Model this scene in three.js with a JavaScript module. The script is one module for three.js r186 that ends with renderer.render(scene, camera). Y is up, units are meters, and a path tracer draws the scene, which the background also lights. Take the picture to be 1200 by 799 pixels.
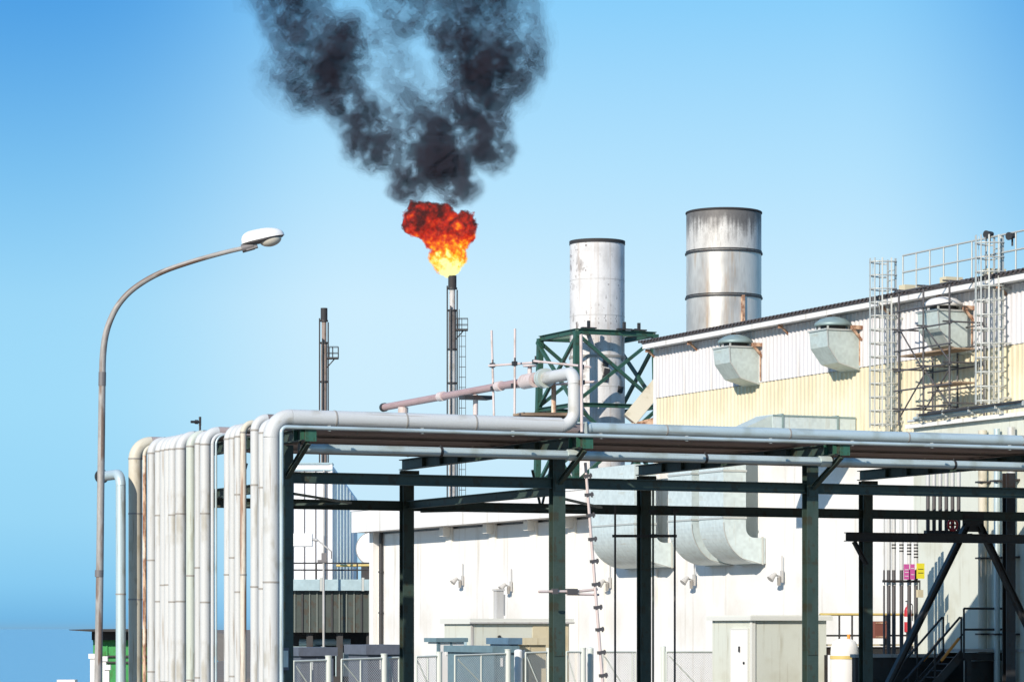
import * as THREE from 'three';
import { MarchingCubes } from 'three/addons/objects/MarchingCubes.js';
import { ImprovedNoise } from 'three/addons/math/ImprovedNoise.js';
import { ConvexGeometry } from 'three/addons/geometries/ConvexGeometry.js';
import { mergeGeometries } from 'three/addons/utils/BufferGeometryUtils.js';

// ------------------------------------------------------------------ camera, sky, sun, exposure
const F = 3600, HORIZON = 735, EYE = 2.6;              // long lens: 3600 px focal length on a 1200 px wide frame
const scene = new THREE.Scene();
const camera = new THREE.PerspectiveCamera(2 * Math.atan(HORIZON / F) * 180 / Math.PI, 1200 / 799, 1, 30000);
camera.position.set(0, EYE, 0);
camera.lookAt(0, EYE, -100);
camera.setViewOffset(1200, 2 * HORIZON, 0, 0, 1200, 799);
const renderer = new THREE.WebGLRenderer({ antialias: true });
renderer.toneMapping = THREE.LinearToneMapping;
renderer.toneMappingExposure = 1.15;
renderer.shadowMap.enabled = true;

const noise3 = new ImprovedNoise();
const lin = (c) => (c <= 0.04045 ? c / 12.92 : Math.pow((c + 0.055) / 1.055, 2.4));
const rgb255 = (r, g, b) => [lin(r / 255), lin(g / 255), lin(b / 255)];
const clamp = (x, a = 0, b = 1) => Math.min(b, Math.max(a, x));
const mix = (a, b, t) => a + (b - a) * t;
const sstep = (a, b, x) => { const t = clamp((x - a) / (b - a)); return t * t * (3 - 2 * t); };

{ // clear air, pale low down and deep blue above, with lens vignette painted in as a dimming repeated all the way round
  const W = 2048, H = 1024, data = new Float32Array(W * H * 4);
  const stops = [[-90, rgb255(120, 150, 172)], [0, rgb255(146, 196, 231)], [0.8, rgb255(176, 220, 246)], [2.0, rgb255(198, 233, 251)], [4, rgb255(206, 238, 254)], [6, rgb255(206, 238, 255)], [8.5, rgb255(178, 226, 254)], [11.5, rgb255(138, 207, 251)],
    [20, rgb255(112, 180, 236)], [40, rgb255(98, 156, 216)], [90, rgb255(74, 126, 192)]];
  for (let j = 0; j < H; j++) {
    const el = ((j + 0.5) / H - 0.5) * 180;
    let k = 0; while (k < stops.length - 2 && el > stops[k + 1][0]) k++;
    const t = clamp((el - stops[k][0]) / (stops[k + 1][0] - stops[k][0]));
    for (let i = 0; i < W; i++) {
      const az = ((i + 0.5) / W - 0.5) * 2 * Math.PI;               // u = 0.25 looks along -z
      const d = az + Math.PI / 2;                                    // 0 straight ahead of the camera
      const vignette = 0.5 + 0.5 * Math.cos((d - 0.032) * 15);          // lens vignette put into the sky colour, brightest every 24 degrees
      const wisp = 0.10 * noise3.noise(Math.cos(az) * 5 + 3, Math.sin(az) * 5, el * 0.09);
      const h = sstep(0, 0.72, vignette + wisp), fade = sstep(60, 15, Math.abs(el)), hi = sstep(4, 13, el);
      for (let c = 0; c < 3; c++) {
        const base = mix(stops[k][1][c], stops[k + 1][1][c], t) / 1.15;
        const dim = mix([0.56, 0.83, 0.96][c], [0.30, 0.55, 0.80][c], hi);
        data[(j * W + i) * 4 + c] = base * mix(1, mix(dim, 1, h), fade);
      }
      data[(j * W + i) * 4 + 3] = 1;
    }
  }
  const sky = new THREE.DataTexture(data, W, H, THREE.RGBAFormat, THREE.FloatType);
  sky.mapping = THREE.EquirectangularReflectionMapping;
  sky.magFilter = sky.minFilter = THREE.LinearFilter;
  sky.needsUpdate = true;
  scene.background = sky; scene.environment = sky;
}
const SUN = new THREE.Vector3(-0.50 * 0.906, 0.423, 0.866 * 0.906);   // towards the sun: behind the camera, to its left, 25 degrees up
const sun = new THREE.DirectionalLight(0xfff5e8, 4.7);
sun.position.set(SUN.x * 200, SUN.y * 200, SUN.z * 200 - 100);
sun.target.position.set(0, 0, -100);
sun.castShadow = true;
Object.assign(sun.shadow.camera, { left: -80, right: 80, top: 80, bottom: -80, near: 1, far: 600 });
sun.shadow.mapSize.set(4096, 4096);
scene.add(sun, sun.target);

// ------------------------------------------------------------------ the plant grid: U runs along the rack, W across it and away
const TH = 24.2 * Math.PI / 180, CT = Math.cos(TH), ST = Math.sin(TH), X0 = 1.0, Z0 = 68;
const gX = (a, b) => X0 + a * CT - b * ST, gZ = (a, b) => Z0 + a * ST + b * CT;       // metres right of and in front of the camera
const aAt = (px, b) => { const q = (px - 600) / F; return (q * (Z0 + b * CT) - X0 + b * ST) / (CT - q * ST); };
const bAt = (px, a) => { const q = (px - 600) / F; return (X0 + a * CT - q * (Z0 + a * ST)) / (ST + q * CT); };
const yAt = (py, a, b) => EYE + (HORIZON - py) / F * gZ(a, b);
const toGrid = (X, Z) => [(X - X0) * CT + (Z - Z0) * ST, -(X - X0) * ST + (Z - Z0) * CT];
const wX = (px, Z) => (px - 600) / F * Z, wY = (py, Z) => EYE + (HORIZON - py) / F * Z;
const V = (x, y, z) => new THREE.Vector3(x, y, z);

// ------------------------------------------------------------------ seeded random and textures
let seed = 7;
const rnd = () => { seed = (seed * 1664525 + 1013904223) >>> 0; return seed / 4294967296; };
const hash = (x, y, s) => { let h = Math.imul(x, 374761393) ^ Math.imul(y, 668265263) ^ Math.imul(s, 2147483647 ^ 0x5bd1e995); h = Math.imul(h ^ (h >>> 13), 1274126177); return ((h ^ (h >>> 16)) >>> 0) / 4294967296; };
function pn(u, v, nx, ny, s) {                                        // periodic value noise, nx by ny cells
  const x = u * nx, y = v * ny, ix = Math.floor(x), iy = Math.floor(y), fx = x - ix, fy = y - iy;
  const m = (k, n) => ((k % n) + n) % n, a = fx * fx * (3 - 2 * fx), b = fy * fy * (3 - 2 * fy);
  return mix(mix(hash(m(ix, nx), m(iy, ny), s), hash(m(ix + 1, nx), m(iy, ny), s), a), mix(hash(m(ix, nx), m(iy + 1, ny), s), hash(m(ix + 1, nx), m(iy + 1, ny), s), a), b);
}
const fb = (u, v, nx, ny, s) => pn(u, v, nx, ny, s) * 0.5 + pn(u, v, nx * 2, ny * 2, s + 1) * 0.27 + pn(u, v, nx * 4, ny * 4, s + 2) * 0.15 + pn(u, v, nx * 8, ny * 8, s + 3) * 0.08;
const enc = (c) => Math.round(255 * clamp(c <= 0.0031308 ? c * 12.92 : 1.055 * Math.pow(c, 1 / 2.4) - 0.055));
function tex(n, f, m = n, srgb = true) {
  const d = new Uint8Array(n * m * 4);
  for (let j = 0; j < m; j++) for (let i = 0; i < n; i++) {
    const c = f((i + 0.5) / n, (j + 0.5) / m), o = (j * n + i) * 4;
    for (let k = 0; k < 3; k++) d[o + k] = srgb ? enc(c[k]) : Math.round(255 * clamp(c[k]));
    d[o + 3] = 255;
  }
  const t = new THREE.DataTexture(d, n, m);
  t.wrapS = t.wrapT = THREE.RepeatWrapping;
  t.magFilter = THREE.LinearFilter; t.minFilter = THREE.LinearMipmapLinearFilter; t.generateMipmaps = true;
  if (srgb) t.colorSpace = THREE.SRGBColorSpace;
  t.needsUpdate = true;
  return t;
}
const rep = (t, x, y = x) => { const c = t.clone(); c.repeat.set(x, y); c.needsUpdate = true; return c; };
const lerp3 = (a, b, t) => [mix(a[0], b[0], t), mix(a[1], b[1], t), mix(a[2], b[2], t)];
// weathered paint: blotches, fine grain and thin stains that ran down
const T_GRIME = tex(512, (u, v) => {
  const blot = sstep(0.52, 0.75, fb(u, v, 5, 5, 11)), run = sstep(0.6, 0.85, fb(u, v, 40, 3, 31)) * sstep(0.4, 0.65, pn(u, v, 6, 4, 41)), g = 0.95 + 0.07 * (pn(u, v, 200, 200, 5) - 0.5);
  let c = lerp3([1, 1, 1], [0.74, 0.70, 0.62], blot * 0.9);
  c = lerp3(c, [0.48, 0.36, 0.24], run * 0.6);
  return c.map((x) => x * g);
});
const T_RUST = tex(256, (u, v) => {
  const n = fb(u, v, 6, 6, 71), k = sstep(0.35, 0.7, n);
  let c = lerp3([0.62, 0.42, 0.28], [0.20, 0.075, 0.035], k);
  c = lerp3(c, [0.75, 0.66, 0.54], sstep(0.58, 0.72, fb(u, v, 9, 4, 77)) * 0.7);
  return c.map((x) => x * (0.85 + 0.3 * pn(u, v, 120, 120, 8)));
});
const T_STREAK = tex(256, (u, v) => {                                  // cream paint with long rust runs
  const k = sstep(0.50, 0.66, fb(u, v, 10, 3, 851)), n = fb(u, v, 12, 12, 871);
  return lerp3([0.60, 0.55, 0.46], lerp3([0.36, 0.19, 0.10], [0.16, 0.07, 0.04], n), k * 0.85).map((x) => x * (0.9 + 0.2 * pn(u, v, 80, 80, 18)));
});
const T_POLE = tex(256, (u, v) => {                                    // dull grey paint worn to brown in patches
  const k = sstep(0.48, 0.66, fb(u, v, 5, 4, 821)), n = fb(u, v, 12, 14, 831);
  return lerp3(lerp3([0.24, 0.225, 0.205], [0.40, 0.385, 0.36], n), [0.16, 0.10, 0.07], k * 0.85).map((x) => x * (0.9 + 0.2 * pn(u, v, 90, 90, 17)));
});
// old white coating, chipped to bare dark metal in spots, faint course seams
const T_PEEL = tex(1024, (u, v) => {
  let c = lerp3([0.80, 0.785, 0.765], [0.55, 0.53, 0.51], sstep(0.45, 0.72, fb(u, v, 9, 11, 101)) * 0.55);
  c = lerp3(c, [0.36, 0.33, 0.31], sstep(0.60, 0.70, fb(u, v, 22, 26, 121)) * sstep(0.40, 0.58, fb(u, v, 5, 6, 126)) * 0.75);
  const chip = sstep(0.765, 0.785, fb(u, v, 14, 18, 131)) + sstep(0.84, 0.87, pn(u, v, 90, 100, 151)) * sstep(0.45, 0.6, pn(u, v, 7, 8, 161)) * 0.7;
  c = lerp3(c, [0.16, 0.13, 0.12], clamp(chip) * 0.8);
  c = lerp3(c, [0.45, 0.34, 0.25], sstep(0.52, 0.8, fb(u, v, 40, 2, 171)) * 0.5);
  return c.map((x) => x * (0.95 + 0.1 * pn(u, v, 250, 250, 181)));
}, 1024);
// bare heat-tinted steel with rust runs
const T_STEEL = tex(512, (u, v) => {
  let c = lerp3([0.63, 0.61, 0.56], [0.40, 0.38, 0.35], sstep(0.35, 0.8, fb(u, v, 10, 3, 201)) * 0.8);
  c = lerp3(c, [0.42, 0.25, 0.11], sstep(0.56, 0.9, fb(u, v, 26, 2, 221)) * 0.7);
  return c.map((x) => x * (0.94 + 0.12 * (pn(u, v, 160, 20, 9) - 0.5)));
});
const T_SOOT = tex(1024, (u, v) => {                                   // burnt rim: soot that has run down in ragged streaks from the lip
  const run = 0.55 * fb(u, v * 0.15, 40, 2, 241) + 0.45 * fb(u, v, 8, 4, 246), reach = 0.38 + 0.95 * run;
  const k = sstep(0.42, 0.92, v + reach - 0.78), speck = sstep(0.55, 0.75, fb(u, v, 60, 24, 261)) * sstep(0.2, 0.7, v);
  let c = lerp3([0.58, 0.56, 0.52], [0.41, 0.39, 0.36], sstep(0.4, 0.75, fb(u, v, 24, 3, 271)) * 0.8);
  c = lerp3(c, [0.075, 0.068, 0.065], k * 0.86);
  return lerp3(c, [0.12, 0.11, 0.10], speck * 0.4).map((x) => x * (0.9 + 0.2 * pn(u, v, 160, 90, 251)));
}, 512);
const T_GALV = tex(512, (u, v) => {
  const s = pn(u, v, 26, 26, 301), n = fb(u, v, 5, 5, 311);
  let c = [0.94, 1.0, 0.98].map((x) => x * (0.80 + 0.14 * s + 0.16 * (n - 0.5)));
  c = lerp3(c, [0.62, 0.52, 0.38], sstep(0.62, 0.85, fb(u, v, 30, 3, 331)) * 0.4);
  return c;
});
const T_WALL = tex(512, (u, v) => {
  const n = fb(u, v, 4, 4, 401), run = sstep(0.62, 0.9, fb(u, v, 30, 2, 421));
  const c = lerp3([1, 1, 1], [0.87, 0.84, 0.79], sstep(0.45, 0.75, n) * 0.9);
  return lerp3(c, [0.62, 0.56, 0.47], run * 0.55).map((x) => x * (0.97 + 0.05 * pn(u, v, 220, 220, 12)));
});
const T_STEELPAINT = tex(256, (u, v) => {
  const n = fb(u, v, 6, 6, 501);
  const c = lerp3([0.80, 0.88, 0.84], [1.0, 1.0, 0.98], sstep(0.3, 0.7, n));
  return lerp3(c, [0.95, 0.5, 0.28], sstep(0.57, 0.70, fb(u, v, 16, 10, 521)) * 0.7).map((x) => x * (0.9 + 0.2 * pn(u, v, 100, 100, 14)));
});
const T_GROUND = tex(512, (u, v) => { const n = fb(u, v, 8, 8, 601); return [0.20, 0.155, 0.115].map((x) => x * (0.75 + 0.5 * n)); });
const T_BUMP = tex(256, (u, v) => { const n = fb(u, v, 8, 8, 651); return [n, n, n]; }, 256, false);
const T_WOOD = tex(256, (u, v) => { const n = fb(u, v, 3, 40, 701); return lerp3([0.36, 0.26, 0.17], [0.14, 0.09, 0.06], sstep(0.3, 0.7, n)); });

const M = {};
const mat = (name, color, roughness = 0.7, o = {}) => { const m = new THREE.MeshStandardMaterial({ color: new THREE.Color().setRGB(...color), roughness, ...o }); m.name = name; return (M[name] = m); };
mat('white_cladding', [0.565, 0.575, 0.56], 0.5, { map: rep(T_GRIME, 0.45, 0.3) });
mat('pale_cladding', [0.54, 0.55, 0.535], 0.5, { map: rep(T_GRIME, 0.37, 0.26) });
mat('cream_cladding', [0.60, 0.555, 0.44], 0.55, { map: rep(T_GRIME, 0.5, 0.35) });
mat('greenish_cladding', [0.52, 0.56, 0.49], 0.5, { map: rep(T_GRIME, 0.41, 0.33) });
mat('shaded_cladding', [0.38, 0.31, 0.29], 0.6, { map: rep(T_GRIME, 0.4, 0.25) });  // cladding browned in colour to stand in for shade under the deck
mat('shaded_dark', [0.20, 0.165, 0.155], 0.65, { map: rep(T_GRIME, 0.4, 0.25) });  // darker variant, underdeck shade painted into the cladding colour
mat('shaded_pale', [0.52, 0.46, 0.44], 0.6, { map: rep(T_GRIME, 0.4, 0.25) });  // paler variant, for stripes within the painted underdeck shade
mat('silver_cladding', [0.50, 0.60, 0.61], 0.42, { map: rep(T_GRIME, 0.3, 0.3), metalness: 0.25 });
mat('rusty_pipe', [1, 1, 1], 0.85, { map: rep(T_RUST, 0.8, 0.5) });
mat('rust_streaked', [1, 1, 1], 0.7, { map: rep(T_STREAK, 1.2, 0.22) });
mat('seam', [0.30, 0.28, 0.25], 0.6);
mat('green_steel', [0.042, 0.068, 0.057], 0.55, { map: rep(T_STEELPAINT, 0.5) });
mat('bright_green_steel', [0.035, 0.125, 0.085], 0.5, { map: rep(T_STEELPAINT, 0.6) });
mat('frame_green', [0.028, 0.085, 0.058], 0.5, { map: rep(T_STEELPAINT, 0.4) });
mat('dark_steel', [0.035, 0.033, 0.034], 0.55, { map: rep(T_STEELPAINT, 0.5) });
mat('pole_paint', [1, 1, 1], 0.55, { map: rep(T_POLE, 0.9, 0.3) });
mat('lamp_white', [0.75, 0.74, 0.71], 0.45);
mat('lamp_grey', [0.16, 0.15, 0.15], 0.5);
mat('lens', [0.55, 0.52, 0.44], 0.2);
mat('peeling_white', [0.80, 0.80, 0.80], 0.75, { map: rep(T_PEEL, 0.16, 0.1) });
mat('stack_steel', [1, 1, 1], 0.42, { map: rep(T_STEEL, 0.2, 0.25), metalness: 0.35 });
mat('sooty_steel', [1, 1, 1], 0.6, { map: T_SOOT, metalness: 0.15 });
mat('burnt', [0.03, 0.028, 0.028], 0.8);
mat('flare_pipe', [0.52, 0.50, 0.47], 0.6, { map: rep(T_GRIME, 0.2) });
mat('flare_dark', [0.16, 0.14, 0.13], 0.7, { map: rep(T_GRIME, 0.2) });
mat('flare_rust', [0.30, 0.23, 0.19], 0.8, { map: rep(T_GRIME, 0.2) });
mat('white_wall', [0.74, 0.73, 0.70], 0.85, { map: rep(T_WALL, 0.11, 0.09) });
mat('corbel_white', [0.78, 0.75, 0.68], 0.85);
mat('white_sheet', [0.615, 0.60, 0.60], 0.6, { map: rep(T_WALL, 0.2, 0.12) });
mat('yellow_sheet', [0.67, 0.605, 0.43], 0.6, { map: rep(T_WALL, 0.2, 0.12) });
mat('brown_roof', [0.075, 0.062, 0.060], 0.6);
mat('fascia_white', [0.74, 0.73, 0.71], 0.6, { map: rep(T_WALL, 0.2) });
mat('galvanised', [0.64, 0.68, 0.65], 0.5, { map: rep(T_GALV, 0.5), metalness: 0.2 });
mat('galvanised_duct', [0.70, 0.745, 0.745], 0.5, { map: rep(T_GALV, 0.4), metalness: 0.15 });
mat('aqua_cap', [0.30, 0.38, 0.38], 0.5, { map: rep(T_GALV, 0.7), metalness: 0.2 });
mat('white_cap', [0.74, 0.72, 0.68], 0.5, { map: rep(T_GRIME, 0.5) });
mat('ladder_steel', [0.50, 0.51, 0.47], 0.45, { metalness: 0.25 });
mat('scaffold_tube', [0.095, 0.09, 0.092], 0.6, { metalness: 0.2 });
mat('pale_tube', [0.62, 0.52, 0.49], 0.55, { map: rep(T_GRIME, 0.6) });
mat('pink_pipe', [0.40, 0.275, 0.265], 0.55, { map: rep(T_GRIME, 0.4) });
mat('board', [1, 1, 1], 0.85, { map: rep(T_WOOD, 0.5) });
mat('cabinet_pale', [0.60, 0.62, 0.54], 0.6, { map: rep(T_WALL, 0.25) });
mat('cabinet_roof', [0.66, 0.66, 0.60], 0.6);
mat('door_white', [0.78, 0.77, 0.74], 0.5);
mat('teal_box', [0.17, 0.25, 0.29], 0.5, { map: rep(T_GALV, 0.5) });
mat('blue_lid', [0.12, 0.20, 0.29], 0.5, { map: rep(T_GALV, 0.5) });
mat('slate_box', [0.13, 0.14, 0.18], 0.55, { map: rep(T_GALV, 0.5) });
mat('sand_box', [0.60, 0.53, 0.36], 0.6, { map: rep(T_WALL, 0.4) });
mat('fence_pale', [0.60, 0.64, 0.58], 0.5);
mat('wire', [0.50, 0.52, 0.52], 0.5, { metalness: 0.3 });
mat('concrete', [0.45, 0.44, 0.42], 0.9, { map: rep(T_WALL, 0.3) });
mat('shed_green', [0.035, 0.30, 0.07], 0.55, { map: rep(T_STEELPAINT, 0.4) });
mat('shed_roof', [0.03, 0.03, 0.03], 0.7);
mat('silo_plain', [0.78, 0.78, 0.78], 0.55);
mat('silo_white', [0.82, 0.82, 0.81], 0.5, { map: rep(T_WALL, 0.1) });
mat('louvre_green', [0.05, 0.062, 0.054], 0.5, { map: rep(T_STEELPAINT, 0.3) });
mat('louvre_seam', [0.16, 0.18, 0.155], 0.5);
mat('silver_blue', [0.42, 0.52, 0.56], 0.45, { map: rep(T_GALV, 0.3) });
mat('red_paint', [0.45, 0.02, 0.03], 0.4);
mat('pink_sign', [0.62, 0.11, 0.36], 0.5);
mat('yellow_sign', [0.82, 0.72, 0.04], 0.5);
mat('orange_paint', [0.75, 0.28, 0.04], 0.5);
mat('yellow_rail', [0.62, 0.47, 0.16], 0.5);
mat('brown_box', [0.20, 0.07, 0.05], 0.7);
mat('black_rubber', [0.015, 0.015, 0.016], 0.6);
mat('ground', [1, 1, 1], 0.95, { map: rep(T_GROUND, 0.12), bumpMap: rep(T_BUMP, 0.5), bumpScale: 0.02 });
mat('sea', [0.18, 0.42, 0.55], 0.25, { bumpMap: rep(T_BUMP, 0.04), bumpScale: 0.5 });

// ------------------------------------------------------------------ geometry helpers (local x along U, y up, z towards the camera side)
const plain = (g) => { const n = g.index ? g.toNonIndexed() : g; for (const k of Object.keys(n.attributes)) if (!['position', 'normal', 'uv'].includes(k)) n.deleteAttribute(k); return n; };
function box(x0, y0, z0, x1, y1, z1) {
  const w = Math.abs(x1 - x0), h = Math.abs(y1 - y0), d = Math.abs(z1 - z0), g = new THREE.BoxGeometry(w, h, d), uv = g.attributes.uv;
  const s = [[d, h], [d, h], [w, d], [w, d], [w, h], [w, h]];
  for (let f = 0; f < 6; f++) for (let k = 0; k < 4; k++) uv.setXY(f * 4 + k, uv.getX(f * 4 + k) * s[f][0], uv.getY(f * 4 + k) * s[f][1]);
  g.translate((x0 + x1) / 2, (y0 + y1) / 2, (z0 + z1) / 2);
  return plain(g);
}
const BOXUP = V(0, 1, 0);
function bar(p, q, w, h, up = BOXUP) {                                 // a box from p to q, h along up, w across
  const d = q.clone().sub(p), L = d.length(); d.normalize();
  let u = up.clone().addScaledVector(d, -up.dot(d));
  if (u.lengthSq() < 1e-6) u = V(0, 0, 1).addScaledVector(d, -d.z);
  u.normalize();
  const side = u.clone().cross(d).normalize();
  const g = box(-w / 2, -h / 2, 0, w / 2, h / 2, L);
  g.applyMatrix4(new THREE.Matrix4().makeBasis(side, u, d).setPosition(p));
  return g;
}
function ibeam(p, q, h, w, up = BOXUP, tf = 0.022, tw = 0.014) {
  const d = q.clone().sub(p).normalize(), u = up.clone().addScaledVector(d, -up.dot(d)).normalize(), o = u.clone().multiplyScalar(h / 2 - tf / 2);
  return [bar(p.clone().add(o), q.clone().add(o), w, tf, up), bar(p.clone().sub(o), q.clone().sub(o), w, tf, up), bar(p, q, tw, h - 2 * tf, up)];
}
function sweep(pts, r, n = 16, capped = true) {                        // a round tube along a polyline
  const P = [], N = [], U = [], I = [], m = pts.length; let len = 0;
  let t = pts[1].clone().sub(pts[0]).normalize(), u = Math.abs(t.y) < 0.9 ? V(0, 1, 0) : V(0, 0, 1);
  u.addScaledVector(t, -u.dot(t)).normalize();
  for (let i = 0; i < m; i++) {
    const a = pts[Math.max(0, i - 1)], b = pts[Math.min(m - 1, i + 1)];
    t = b.clone().sub(a).normalize();
    u.addScaledVector(t, -u.dot(t)).normalize();
    const s = t.clone().cross(u);
    if (i) len += pts[i].distanceTo(pts[i - 1]);
    const rr = typeof r === 'function' ? r(i / (m - 1)) : r;
    for (let k = 0; k <= n; k++) {
      const c = Math.cos(k / n * 2 * Math.PI), z = Math.sin(k / n * 2 * Math.PI), d = u.clone().multiplyScalar(c).addScaledVector(s, z);
      P.push(pts[i].x + d.x * rr, pts[i].y + d.y * rr, pts[i].z + d.z * rr); N.push(d.x, d.y, d.z); U.push(k / n * 2 * Math.PI * rr, len);
    }
  }
  for (let i = 0; i < m - 1; i++) for (let k = 0; k < n; k++) { const a = i * (n + 1) + k, b = a + n + 1; I.push(a, a + 1, b, b, a + 1, b + 1); }
  if (capped) for (const [i, sgn] of [[0, -1], [m - 1, 1]]) {
    const d = pts[i ? m - 1 : 1].clone().sub(pts[i ? m - 2 : 0]).normalize().multiplyScalar(sgn), at = P.length / 3;
    P.push(pts[i].x, pts[i].y, pts[i].z); N.push(d.x, d.y, d.z); U.push(0, 0);
    for (let k = 0; k <= n; k++) { const o = (i * (n + 1) + k) * 3; P.push(P[o], P[o + 1], P[o + 2]); N.push(d.x, d.y, d.z); U.push(0.05, 0.05); }
    for (let k = 0; k < n; k++) sgn > 0 ? I.push(at, at + 1 + k, at + 2 + k) : I.push(at, at + 2 + k, at + 1 + k);
  }
  const g = new THREE.BufferGeometry();
  g.setAttribute('position', new THREE.Float32BufferAttribute(P, 3)); g.setAttribute('normal', new THREE.Float32BufferAttribute(N, 3)); g.setAttribute('uv', new THREE.Float32BufferAttribute(U, 2));
  g.setIndex(I);
  return plain(g);
}
const cyl = (p, q, r, n = 16) => sweep([p, q], r, n);
function bent(pts, R_, steps = 8) {                                     // rounds the corners of a polyline
  const out = [pts[0].clone()];
  for (let i = 1; i < pts.length - 1; i++) {
    const R = Array.isArray(R_) ? R_[i - 1] : R_, a = pts[i - 1].clone().sub(pts[i]), b = pts[i + 1].clone().sub(pts[i]), r = Math.min(R, a.length() * 0.49, b.length() * 0.98);
    const p = pts[i].clone().addScaledVector(a.normalize(), r), q = pts[i].clone().addScaledVector(b.normalize(), r);
    for (let k = 0; k <= steps; k++) {
      const t = k / steps, w = Math.SQRT1_2, d = (1 - t) ** 2 + 2 * w * t * (1 - t) + t * t;    // a circular arc as a rational curve
      out.push(p.clone().multiplyScalar((1 - t) ** 2 / d).addScaledVector(pts[i], 2 * w * t * (1 - t) / d).addScaledVector(q, t * t / d));
    }
  }
  out.push(pts[pts.length - 1].clone());
  return out;
}
function lathe(profile, n = 32) { return plain(new THREE.LatheGeometry(profile.map(([r, y]) => new THREE.Vector2(r, y)), n)); }
function prism(pts, z0, z1) {                                          // outline in x, y pushed along z
  const g = new THREE.ExtrudeGeometry(new THREE.Shape(pts.map(([x, y]) => new THREE.Vector2(x, y))), { depth: z1 - z0, bevelEnabled: false, curveSegments: 4 });
  g.translate(0, 0, z0);
  return plain(g);
}
const movedBy = (g, x, y, z) => g.clone().translate(x, y, z);

// ------------------------------------------------------------------ things and parts
const used = new Map();
const numbered = (n) => { const k = used.get(n) ?? 0; used.set(n, k + 1); return k ? n + '_' + String(k).padStart(3, '0') : n; };
function join(geos) { const list = [].concat(geos).flat(Infinity); return list.length === 1 ? list[0] : mergeGeometries(list, false); }
function part(parent, name, geos, material, extra) {
  const m = new THREE.Mesh(geos.isBufferGeometry ? geos : join(geos), material);
  m.name = name; m.castShadow = m.receiveShadow = true;
  if (extra) Object.assign(m.userData, extra);
  parent.add(m);
  return m;
}
function mk(name, label, category, a0, b0, { y0 = 0, group, kind, turn = 0 } = {}) {      // a thing on the plant grid
  const g = new THREE.Group();
  g.name = numbered(name); g.position.set(gX(a0, b0), y0, -gZ(a0, b0)); g.rotation.y = TH + turn;
  if (kind) g.userData = { kind }; else g.userData = { label, category };
  if (group) g.userData.group = group;
  scene.add(g);
  return { g, at: (a, b, y) => V(a - a0, y - y0, -(b - b0)), part: (n, geos, m, extra) => part(g, n, geos, m, extra) };
}
function mkW(name, label, category, X, Z, { y0 = 0, group } = {}) {                      // a thing that faces the camera's own axes
  const g = new THREE.Group();
  g.name = numbered(name); g.position.set(X, y0, -Z); g.userData = { label, category };
  if (group) g.userData.group = group;
  scene.add(g);
  return { g, at: (x, z, y) => V(x - X, y - y0, -(z - Z)), part: (n, geos, m, extra) => part(g, n, geos, m, extra) };
}
function copyOf(t, name, label, a, b, y = 0) {
  const g = t.g.clone(); g.name = numbered(name); g.userData = { ...t.g.userData, label }; g.position.set(gX(a, b), y, -gZ(a, b)); scene.add(g); return g;
}
const ORD = ['first', 'second', 'third', 'fourth', 'fifth', 'sixth', 'seventh', 'eighth', 'ninth', 'tenth'];

// ================================================================== ground and sea
{
  const coast = [[-260, -300], [-60, 60], [-16.5, 135], [-17.6, 150], [-26, 300], [-72, 800], [-320, 3200], [3000, 3200], [3000, -300]];
  const s = new THREE.Shape(coast.map(([x, z]) => new THREE.Vector2(x, z)));
  const g = new THREE.ExtrudeGeometry(s, { depth: 16, bevelEnabled: false });
  g.rotateX(-Math.PI / 2); g.translate(0, -16, 0);                   // shape y becomes -z
  const ground = new THREE.Mesh(g, M.ground); ground.name = 'ground'; ground.userData.kind = 'structure'; ground.receiveShadow = true; scene.add(ground);
  const w = new THREE.PlaneGeometry(24000, 26000); w.rotateX(-Math.PI / 2); w.translate(0, -13, -12000);
  const uv = w.attributes.uv; for (let i = 0; i < uv.count; i++) uv.setXY(i, uv.getX(i) * 24000, uv.getY(i) * 26000);
  const sea = new THREE.Mesh(w, M.sea); sea.name = 'sea'; sea.userData.kind = 'structure'; scene.add(sea);
}

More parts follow.
